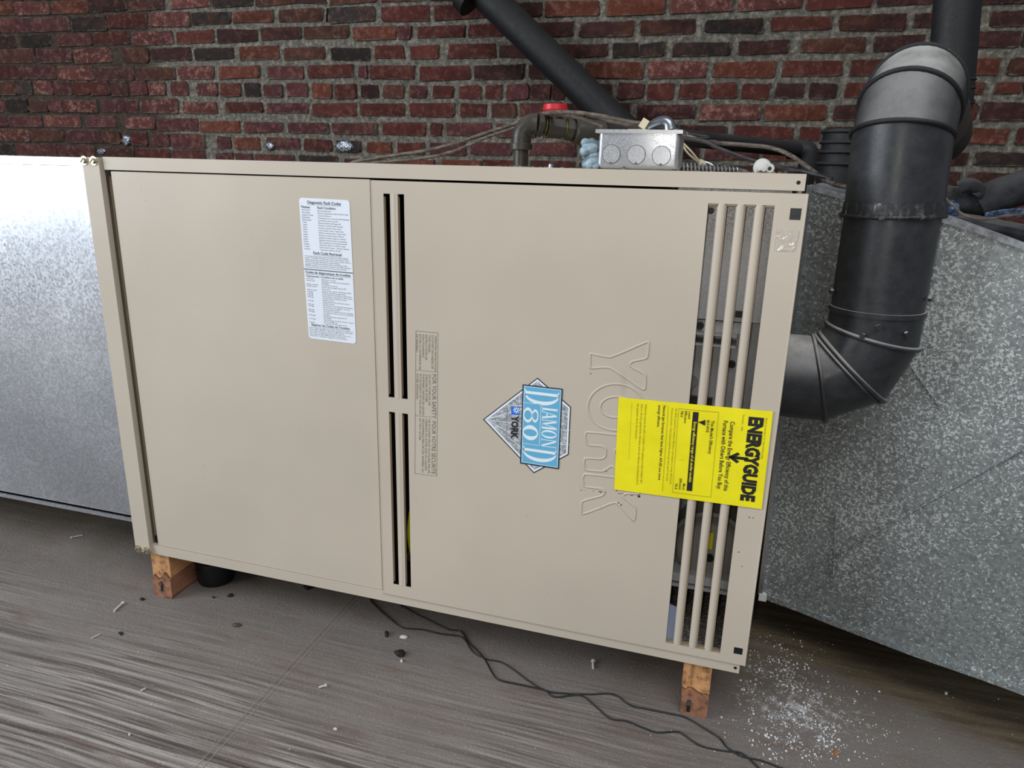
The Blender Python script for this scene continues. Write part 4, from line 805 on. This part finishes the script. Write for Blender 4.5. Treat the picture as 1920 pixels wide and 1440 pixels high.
gp = thing('gas_pipe', 'black iron gas pipe with elbow and red-capped valve on the furnace top', 'pipe', (.565, .40, H))
Yg = .40; e0 = at(976, 318, Yg); e1 = at(980, 248, Yg); 
mb = MB(); mb.cyl((e0.x, Yg, H), (e0.x, Yg, e1.z-.004), .0133, n=24); mb.build('pipe_riser', M['black_iron'], gp)
zc = at(1010, 238, Yg).z
mb = MB(); mb.lathe((e0.x, Yg, e1.z-.030), (0,0,1), [(0, .0185), (.001, .0205), (.010, .0205), (.011, .0178), (.022, .0178)], 28)
arc = [Vector((e0.x+.022-.022*math.cos(a_), Yg+(.004)*math.sin(a_), e1.z-.010+.024*math.sin(a_))) for a_ in [PI/2*k/6 for k in range(7)]]
mb.tube([arc[0]+Vector((0,0,-.004))]+arc+[arc[-1]+Vector((.006, .001, 0))], .0178, 24, 2)
xd = (at(1110, 250, .46)-arc[-1]).normalized()
mb.lathe(arc[-1]+xd*.004, xd, [(0, .0178), (.001, .0205), (.010, .0205), (.011, .0185)], 28); mb.build('pipe_elbow', M['black_iron'], gp, angle=40)
c0 = arc[-1]+xd*.012
mb = MB(); mb.lathe(c0, xd, [(0, .0130), (.010, .0130), (.011, .0175), (.018, .0185), (.040, .0185), (.041, .0150), (.046, .0150), (.047, .0190), (.058, .0195), (.060, .0150), (.064, .0150)], 8); vb = mb.build('valve_body', M['black_iron'], gp, angle=20)
mb = MB()
for h in (.006, .0435, .0615): mb.lathe(c0+xd*h, xd, [(0, .0140), (.0008, .0156), (.0024, .0156), (.0032, .0140)], 24)
mb.build('brass_thread', M['brass'], gp)
c1 = c0+xd*.062; big = at(1105, 250, c1.y+.03)
mb = MB(); mb.lathe(c1, xd, [(0, .0205), (.004, .0235), (.020, .0245), (.035, .0235), (.055, .0235)], 24); mb.build('pipe_union', M['black_iron'], gp, angle=30)
sw = c0+xd*.022; top = at(1041, 205, sw.y)
mb = MB(); mb.cyl(sw, (sw.x, sw.y, sw.z+.026), .008, n=16); mb.build('valve_stem', M['copper'], gp)
mb = MB(); tc = at(1041, 209, sw.y); mb.lathe(tc, (0,0,1), [(0, .0215), (.003, .0225), (.011, .0215), (.0125, .018), (.0125, .001)], 16); mb.build('red_valve_knob', M['red'], gp, angle=25)
r0 = c1+xd*.05; r1 = at(1503, 281, .9)
mb = MB(); mb.tube([r0, at(1282, 259, .68), r1], .0165, 20, 1); mb.build('pipe_run', M['black_stack'], gp, angle=60)
mb = MB(); mb.tube([r1-Vector((.03,0,-.001)), r1+Vector((.004,0,0)), r1+Vector((.014, 0, -.006)), r1+Vector((.018,0,-.02)), r1+Vector((.018,0,-.045))], .0215, 20, 3); mb.cyl(r1+Vector((.018,0,-.03)), r1+Vector((.018,0,-.55)), .0165, n=20); mb.build('pipe_drop', M['black_stack'], gp, angle=60)

vc = thing('vent_collar', 'black ribbed vent collar behind the flue pipe', 'pipe', at(1577, 345, .72))
p = at(1582, 300, .72); z0 = .60; z1 = at(1580, 243, .72).z; r = .045
mb = MB(); mb.cyl((p.x, .72, .50), (p.x, .72, z1), r+.002, r, n=32); mb.build('collar_body', M['black_stack'], vc)
for k, py in enumerate((248, 268, 286, 308)):
    z = at(1580, py, .72).z; mb = MB(); mb.ringbead((p.x, .72, z), (0,0,1), (0,0,1), r+.001+.001*k, .0032); mb.build('collar_rib', M['black_stack'], vc, angle=80)

ip = thing('insulated_pipe', 'sagging black foam-sleeved pipe behind the right plenum', 'pipe', at(1860, 370, .62))
Yi = .72
mb = MB(); mb.tube([at(2050, 318, Yi), at(1985, 335, Yi), at(1920, 352, Yi), at(1870, 366, Yi), at(1832, 385, Yi)], lambda u: .034-.004*u, 20, 3); mb.build('foam_sleeve', M['sleeve'], ip, angle=60)
mb = MB(); mb.tube([at(1850, 378, Yi), at(1815, 378, Yi), at(1780, 370, Yi), at(1745, 364, Yi), at(1700, 362, Yi)], lambda u: .026-.008*u, 18, 3); mb.build('foam_sleeve', M['sleeve'], ip, angle=60)
mb = MB(); mb.tube([at(1800, 352, Yi-.03), at(1818, 346, Yi-.035), at(1836, 356, Yi-.03), at(1828, 368, Yi-.03)], lambda u: .014-.004*u, 12, 4); mb.build('torn_flap', M['sleeve'], ip, angle=60)
bs = thing('blue_strapping', 'dark blue frayed strapping lying on the right plenum', 'strap', at(1780, 398, .55))
rr = random.Random(5)
for k in range(12):
    x = 1757+k*3.4; mb = MB(); mb.tube([at(x, 378+rr.uniform(-2, 2), .50), at(x+2, 392, .485), at(x+1+rr.uniform(-2, 2), 412, .50)], .0022, 6, 3); mb.build('strap_strand', M['strap'], bs)
for k in range(3): mb = MB(); mb.tube([at(1848, 402+k*3, .40), at(1880, 396+k*4, .40), at(1930, 394+k*5, .40), at(1990, 398+k*5, .4)], .003, 6, 3); mb.build('strap_strand', M['strap'], bs)
mb = MB(); mb.tube([at(1700, 404, .52), at(1800, 415, .50), at(1880, 430, .46), at(1960, 446, .44)], .014, 10, 3); tag(mb.build('sleeved_hose', M['sleeve']), 'thin dark hose lying along the plenum top edge', 'hose')
mb = MB(); mb.tube([at(1735, 358, .30), at(1762, 366, .28), at(1785, 382, .26), at(1805, 402, .25), at(1840, 411, .25), at(1880, 406, .25), at(1925, 400, .25), at(1990, 396, .25)], .0019, 8, 4); tag(mb.build('thin_cable', M['cable']), 'thin grey-brown cable drooping right from the flue pipe over the plenum', 'cable')

# ---------------------------------------------------------------- cables over the furnace top
def cable(name, pts, r, mat, label, grp=None, sm=4):
    mb = MB(); mb.tube([at(x, y, Y_) for x, y, Y_ in pts], r, 8, sm); return tag(mb.build(name, mat, None, angle=60), label, 'cable', grp or 'cables over the furnace top')
cable('power_cable', [(655,308,.40),(668,303,.40),(720,294,.40),(790,284,.40),(850,270,.41),(910,250,.43),(965,232,.45),(1010,215,.42),(1050,210,.36),(1090,212,.34),(1130,218,.34),(1180,228,.34),(1250,240,.36),(1290,252,.36)], .0036, M['cable'], 'upper of the two grey-brown cables rising left of the gas elbow')
cable('power_cable', [(650,310,.39),(700,305,.39),(760,300,.39),(820,292,.40),(870,276,.41),(915,256,.43),(970,238,.45),(1015,219,.43),(1060,216,.37),(1100,225,.35),(1130,238,.35)], .0032, M['cable'], 'lower of the two grey-brown cables rising left of the gas elbow')
cable('power_cable', [(1100,214,.36),(1140,226,.36),(1200,238,.36),(1260,248,.36),(1275,250,.36),(1310,262,.36),(1350,268,.38),(1400,272,.38),(1445,277,.38),(1480,290,.36),(1510,310,.32),(1540,332,.28),(1565,346,.24),(1600,352,.22)], .0034, M['cable'], 'long brown cable running from the box to the flue pipe')
cable('power_cable', [(1270,258,.34),(1320,265,.34),(1345,277,.34),(1380,290,.34),(1415,302,.34),(1450,308,.34),(1480,318,.30),(1510,322,.28),(1560,336,.26)], .0032, M['cable_dark'], 'dark cable sagging onto the furnace top right of the box')
cable('power_cable', [(1275,262,.35),(1330,258,.36),(1300,252,.38),(1276,249,.38)], .0022, M['cable_dark'], 'short dark cable loop just right of the metal box')
wp = thing('cream_wire_pair', 'pair of cream wires with a wire nut hanging right of the metal box', 'wire', at(1318, 305, .12))
for o_ in (0, 6):
    mb = MB(); mb.tube([at(1278-o_*.2, 266+o_*.3, .10), at(1296-o_, 284+o_*.6, .10), at(1312-o_*.3, 304, .11)], .0013, 8, 4); mb.build('cream_wire', M['ivory'], wp)
p = at(1318, 304, .11); mb = MB(); mb.lathe(p+Vector((-.006, 0, -.001)), (1, .2, -.2), [(0, .003), (.001, .0055), (.008, .0045), (.011, .002)], 14); mb.build('wire_nut', M['ivory'], wp)
mb = MB(); mb.tube([at(1322, 304, .11), at(1333, 308, .11), at(1342, 316, .11)], .0016, 8, 3); mb.build('grey_wire', M['grey_metal'], wp)
tr = thing('white_terminal', 'white ceramic terminal post standing on the furnace top', 'terminal', at(1433, 322, .06))
p = at(1429, 314, .05); mb = MB(); mb.lathe(p, (0, -1, 0), [(0, .0095), (.004, .0105), (.006, .009), (.0065, .0055), (.014, .0055), (.015, .002)], 24); mb.build('terminal_cap', M['white_plastic'], tr)
p2 = at(1443, 316, .045); mb = MB(); mb.lathe(p2, (0, -1, 0), [(0, .0055), (.005, .0055), (.006, .0045)], 16); mb.build('terminal_eye', M['white_plastic'], tr); mb = MB(); mb.cyl(p2+Vector((0, -.0055, 0)), p2+Vector((0, -.0066, 0)), .0022, n=12); mb.build('terminal_hole', M['ink'], tr)
mb = MB(); mb.cyl((p.x, .053, H-.0005), (p.x, .053, p.z), .005, n=12); mb.build('terminal_foot', M['white_plastic'], tr)
ac = thing('armoured_cable', 'coiled grey metal sleeve lying on the furnace top right of the box', 'cable', at(1325, 318, .08))
p0, p1 = at(1279, 314, .08), at(1385, 319, .08); 
mb = MB(); n_ = 150; mb.tube([p0+(p1-p0)*(k/n_)+Vector((0, math.cos(k*.62)*.0058, math.sin(k*.62)*.0054*(1-.5*k/n_)+.0005)) for k in range(n_+1)], .0012, 6, 1); mb.build('sleeve_coil', M['galv_box'], ac)
mb = MB(); mb.tube([p0, (p0+p1)/2, p1, at(1400, 323, .08)], .0034, 8, 2); mb.build('inner_wire', M['cable_dark'], ac)
# dust lumps on the furnace top
mb = MB(); rr = random.Random(9)
for k in range(240):
    x = rr.uniform(.60, .99); y = rr.uniform(.01, .3); r = rr.uniform(.001, .003) * (1.4 if x > .85 else 1)
    mb.lathe((x, y, H-.0006), (rr.uniform(-.2,.2), rr.uniform(-.2,.2), 1), [(0, r), (r*.5, r*.8), (r*.8, r*.2)], 5)
t = NT('dust_lumps', .9); t.color(t.ramp(t.noise(90, 2), [(.4, lin((70,68,66))), (.6, lin((120,116,110)))])); tag(mb.build('dust_crumbs', t.m), 'grey dust and crumbs lying along the furnace top edge', 'dust', kind='stuff')

# ---------------------------------------------------------------- junction box
jb = thing('junction_box', 'galvanised junction box with three knockouts standing on the furnace top', 'junction box', (.82, .03, H))
yb = .012; bx0 = at(1119, 300, yb).x; bx1 = at(1273, 300, yb).x; bz1 = at(1190, 250, yb).z
mb = MB(); mb.box(bx0, bx1, yb, yb+.055, H, bz1)
bm = mb.bm; bmesh.ops.bevel(bm, geom=[e for e in bm.edges if abs(e.verts[0].co.x-e.verts[1].co.x) < 1e-6 or abs(e.verts[0].co.z-H) < 1e-5 and abs(e.verts[1].co.z-H) < 1e-5], offset=.006, segments=4, profile=.5, affect='EDGES')
mb.build('box_body', M['galv_box'], jb, angle=50)
mb = MB(); mb.box(bx0-.003, bx1+.002, yb-.003, yb+.058, bz1, bz1+.0042); mb.build('box_cover', M['galv_box'], jb, bevel=.0018, seg=3)
for px, py in ((1146, 289), (1193, 290), (1240, 292)):
    p = at(px, py, yb); k_ = MB(); k_.lathe((p.x, yb+.0002, p.z), (0, -1, 0), [(0, .0108), (.0009, .0106), (.0009, .0001)], 32); ko = k_.build('knockout', M['galv_box'], jb, angle=30)
    k_ = MB(); k_.ringbead((p.x, yb, p.z), (0, 1, 0), (0, 1, 0), .0111, .00032, 32, 6); k_.build('knockout_groove', M['ink_grey'], ko)
    k_ = MB(); k_.cyl((p.x, yb, p.z-.0102), (p.x, yb-.0012, p.z-.0102), .0017, n=8); k_.build('knockout_tie', M['ink_grey'], ko)
p = at(1200, 240, .04); 
mb = MB(); mb.box(p.x-.013, p.x+.010, .028, .052, bz1+.004, bz1+.0056); mb.build('switch_plate', M['ivory'], jb, bevel=.0006)
q0, q1 = at(1203, 240, .035), at(1213, 224, .035); mb = MB(); dq = (q1-q0); mb.obox((q0+q1)/2, dq*.5, (0, .004, 0), Vector((dq.z, 0, -dq.x)).normalized()*.0042); mb.build('switch_lever', M['ivory'], jb, bevel=.0012)
mb = MB(); mb.tube([at(1212, 240, .045), at(1228, 231, .045), at(1243, 227, .045), at(1253, 232, .045), at(1256, 243, .045)], lambda u: .0045+.004*u, 16, 4); mb.build('conduit_connector', M['grey_metal'], jb, angle=70)
mb = MB(); rr = random.Random(2)
for k in range(26):
    p = at(rr.uniform(1096, 1118), rr.uniform(266, 316), rr.uniform(.014, .03)); r = rr.uniform(.004, .0085)
    p.z = max(p.z, H+r*.7); m_ = bmesh.ops.create_icosphere(mb.bm, subdivisions=2, radius=r, matrix=Matrix.Translation(p))
mb.build('sealant_blob', M['foam'], jb, angle=180)
mb = MB(); p = at(1034, 314, .05); mb.lathe((p.x, .05, H-.0005), (0,0,1), [(0, .006), (.001, .006), (.0012, .0042), (.005, .0038), (.006, .001)], 10); tag(mb.build('hex_screw_head', M['grey_metal']), 'small dark screw head on the furnace top left of the metal box', 'screw')

# ---------------------------------------------------------------- wooden blocks under the furnace
def block(name, label, x0, x1, y0, y1, seed, nail):
    rr = random.Random(seed); root = thing(name, label, 'wood block', ((x0+x1)/2, y0, FLOOR), 'wood blocks under the furnace')
    zm = FLOOR+.042; n_ = 9
    jag = [(x0+(x1-x0)*k/n_, zm+rr.uniform(-.003, .003)+.004*math.sin(k*1.1+seed)+(-.012 if seed == 1 else .012)*(k/n_-.5)*(-1)) for k in range(n_+1)]
    up = [(x, y0, z+.0012) for x, z in jag]+[(x1, y0, -.0005), (x0, y0, -.0005)]
    mb = MB(); mb.prism(up, (0, y1-y0, 0)); mb.build('block_upper', M['wood'], root, smooth=False)
    lo = [(x, y0-.003, z-.0012) for x, z in jag][::-1]+[(x0+.001, y0-.003, FLOOR+.004), (x0+.004, y0-.003, FLOOR), (x1-.002, y0-.003, FLOOR), (x1, y0-.003, FLOOR+.006)]
    mb = MB(); mb.prism(lo, (0, y1-y0, 0)); mb.build('block_lower', M['wood_rot'], root, smooth=False)
    mb = MB(); mb.cyl((nail[0], y0-.003, nail[1]), (nail[0], y0-.006, nail[1]), .0036, n=14); mb.build('nail_head', M['grey_metal'], root)
    mb = MB(); mb.box(nail[0]-.002, nail[0]+.003, y0-.0035, y0, nail[1]-.016, nail[1]+.004); mb.build('nail_split', M['dark'], root)
    return root
p = at(303, 1093, .002)
block('wood_block', 'split softwood block under the left corner of the furnace', .0175, .056, .004, .58, 1, (p.x, p.z))
p = at(1291, 1316, .002)
rb_ = block('wood_block', 'cracked softwood block under the right end of the furnace', .941, .979, .004, .58, 4, (p.x, p.z))
mb = MB(); mb.box(.940, .951, .001, .006, -.04, -.001); mb.box(.946, .949, .0005, .003, -.035, -.001); mb.build('loose_splinter', M['wood'], rb_, bevel=.001, seg=1)

cup = thing('black_cup', 'shallow black plastic cup on the floor under the furnace edge', 'cup', (.077, .10, FLOOR))
cc = Vector((.5*(on(369, 1085).x+on(437, 1083).x)+.004, .084, FLOOR)); rc = .0345; 
mb = MB(); mb.lathe(cc, (0,0,1), [(0, rc*.90), (.004, rc*.95), (.040, rc), (.046, rc*1.02), (.046, rc*.93), (.01, rc*.88), (.008, .001)], 36, cap1=True); mb.build('cup_body', M['black_plastic'], cup, angle=40)
mb = MB(); mb.box(cc.x-.016, cc.x-.006, cc.y-rc*1.0, cc.y-rc*.9, FLOOR+.030, FLOOR+.0335); mb.build('cup_slot', M['ink'], cup)

# ---------------------------------------------------------------- cables on the floor
def fcable(pts5, pts6, label, pre):
    P = pre+[on(640+a_/3, 960+b_/3) for a_, b_ in pts5]+[on(1280+a_/3, 960+b_/3) for a_, b_ in pts6]
    mb = MB(); mb.tube([Vector((v.x, v.y, FLOOR+.0015)) for v in P], .0013, 8, 4); return tag(mb.build('thin_black_cable', M['black_plastic'], None, angle=60), label, 'cable', 'thin black cables on the floor')
A0, B0 = on(640+165/3, 960+475/3), on(640+330/3, 960+505/3)
fcable([(165,475),(200,540),(280,610),(345,655),(450,665),(560,690),(680,710),(740,790),(810,830),(900,850),(980,900),(1060,960),(1150,1010),(1250,1025),(1400,1030),(1530,1030),(1620,1090),(1700,1110),(1850,1140)], [(0,1155),(60,1185),(150,1240),(210,1280),(250,1330),(330,1380),(430,1400),(540,1440),(700,1500)], 'thin black cable, the one nearer the wood block where both pass it', [A0+Vector((-.01, .25, 0)), A0+Vector((-.02, .1, 0))])
fcable([(330,505),(375,555),(480,610),(600,665),(670,675),(720,740),(800,822),(850,910),(890,950),(1000,975),(1140,1006),(1200,1045),(1340,1035),(1420,1090),(1510,1165),(1600,1180),(1700,1220),(1780,1245),(1880,1240)], [(0,1255),(100,1320),(240,1350),(330,1362),(420,1440),(480,1500)], 'thin black cable, the one nearer the camera beside the right wood block', [B0+Vector((-.03, .25, 0)), B0+Vector((-.03, .1, 0))])

# ---------------------------------------------------------------- litter
rr = random.Random(11)
def stick(name, x0, y0, x1, y1, r, mat, label, cat, head=False):
    a_, b_ = on(x0, y0), on(x1, y1); z = FLOOR+r; a_.z = b_.z = z
    mb = MB(); d_ = (b_-a_); mb.tube([a_, a_+d_*.5+Vector((0, 0, r*.3)), b_], r, 8, 2)
    if head: mb.cyl(b_-d_.normalized()*r*.5, b_+d_.normalized()*r*.8, r*2.0, r*1.6, n=12)
    return tag(mb.build(name, mat, None, angle=50), label, cat, 'small pale litter on the floor')
def scrap(x, y, w_px, h_px, mat, label, th=.0015, name='scrap', cat='scrap'):
    n_ = 7; P = []
    for k in range(n_):
        a_ = 2*PI*k/n_; P.append(on(x+w_px/2*math.cos(a_)*rr.uniform(.6, 1.1), y+h_px/2*math.sin(a_)*rr.uniform(.6, 1.1)))
    c_ = sum(P, Vector())/n_; mb = MB(); up = [v+Vector((0, 0, th*rr.uniform(.6, 1.6))) for v in P]
    mb.rings([P, up, [c_+(v-c_)*.5+Vector((0, 0, th*1.4)) for v in up]]); return tag(mb.build(name, mat, None, smooth=False), label, cat, 'scraps on the floor')
stick('nail', 214, 1148, 231, 1132, .0017, M['debris_pale'], 'pale nail on the floor left of the left wood block', 'nail', True)
stick('bolt', 155, 1005, 134, 1009, .0014, M['debris_pale'], 'small bolt on the dark floor under the left duct', 'bolt', True)
stick('nail', 1112, 1255, 1112, 1241, .0018, M['debris_pale'], 'single pale nail on the floor left of the right wood block', 'nail', True)
stick('nail', 598, 1291, 611, 1287, .0016, M['debris_pale'], 'short pale nail beside the plywood seam', 'nail', True)
stick('wood_sliver', 172, 1198, 188, 1190, .0010, M['debris_pale'], 'thin pale sliver left of the brown burn mark', 'sliver')
stick('wood_sliver', 264, 1297, 273, 1292, .0012, M['debris_pale'], 'short pale sliver in the middle of the ribbed floor', 'sliver')
scrap(267, 1124, 12, 6, M['debris_dark'], 'small black scrap below the pale nail and left block')
scrap(401, 1121, 7, 4, M['debris_dark'], 'tiny black speck just under the black cup')
scrap(432, 1117, 14, 8, M['debris_dark'], 'black curled scrap right of the black cup')
scrap(578, 1101, 26, 12, M['debris_dark'], 'dark purple scrap by the furnace bottom edge')
scrap(227, 1188, 12, 7, M['debris_dark'], 'dark knot-like scrap on the left floor')
scrap(444, 1173, 20, 8, M['black_iron'], 'brown splinter scrap right of the left block')
scrap(725, 1190, 9, 16, M['debris_dark'], 'black sooty scrap below the cable bend, upper one', .003)
scrap(749, 1227, 22, 16, M['debris_dark'], 'black sooty scrap below the cable bend, lower one', .003)
scrap(757, 1195, 16, 6, M['debris_pale'], 'pale crumbly chip beside the sooty scraps')
scrap(753, 1240, 5, 7, M['debris_pale'], 'white chip under the lower sooty scrap')
scrap(1566, 1412, 16, 12, M['wood'], 'orange-brown wood chip among the white plaster crumbs')
scrap(1775, 1301, 8, 6, M['debris_pale'], 'lone white crumb near the right plenum edge')
scrap(629, 1188+180, 9, 5, M['debris_pale'], 'white crumb beside the faint seam bottom')
scrap(243, 1378, 5, 5, M['debris_pale'], 'white crumb on the ribs at lower left')
mb = MB(); rr = random.Random(21)
cl = [((1480, 1290), 40, 26, 700), ((1500, 1345), 50, 40, 1300), ((1530, 1390), 70, 25, 500), ((1440, 1240), 45, 35, 700), ((1400, 1390), 70, 40, 90), ((1600, 1350), 70, 50, 90), ((900, 1300), 500, 100, 160), ((300, 1300), 300, 100, 90)]
for (cx, cy), sx, sy, n_ in cl:
    for k in range(n_):
        x, y = rr.gauss(cx, sx), rr.gauss(cy, sy)
        if y < 1120 + (x-263)*.2 and x < 1380: continue
        if y > 1500 or y < 1170: continue
        p = on(x, y)
        if sx < 200 and noise.noise(Vector((p.x*38, p.y*38, 2))) < rr.uniform(-.35, .45): continue
        r = .85*rr.choice((.0005, .0007, .0008, .0010, .0012, .0016, .0024 if rr.random() < .6 else .0008)) * (0.55 if sx > 200 else 1)
        if .935 < p.x < .985 and p.y > -.003: continue
        m_ = rr.randint(4, 6); a0 = rr.uniform(0, 6); P = [(p.x+math.cos(a0+2*PI*j/m_)*r*rr.uniform(.6, 1.2), p.y+math.sin(a0+2*PI*j/m_)*r*rr.uniform(.6, 1.2), FLOOR-.0003) for j in range(m_)]
        mb.rings([P, [(p.x+(v[0]-p.x)*.6, p.y+(v[1]-p.y)*.6, FLOOR+r*.7) for v in P]])
tag(mb.build('plaster_crumbs', flat('plaster', (212,212,214), .85), None, smooth=False), 'white plaster crumbs scattered on the floor right of the wood block', 'plaster', kind='stuff')
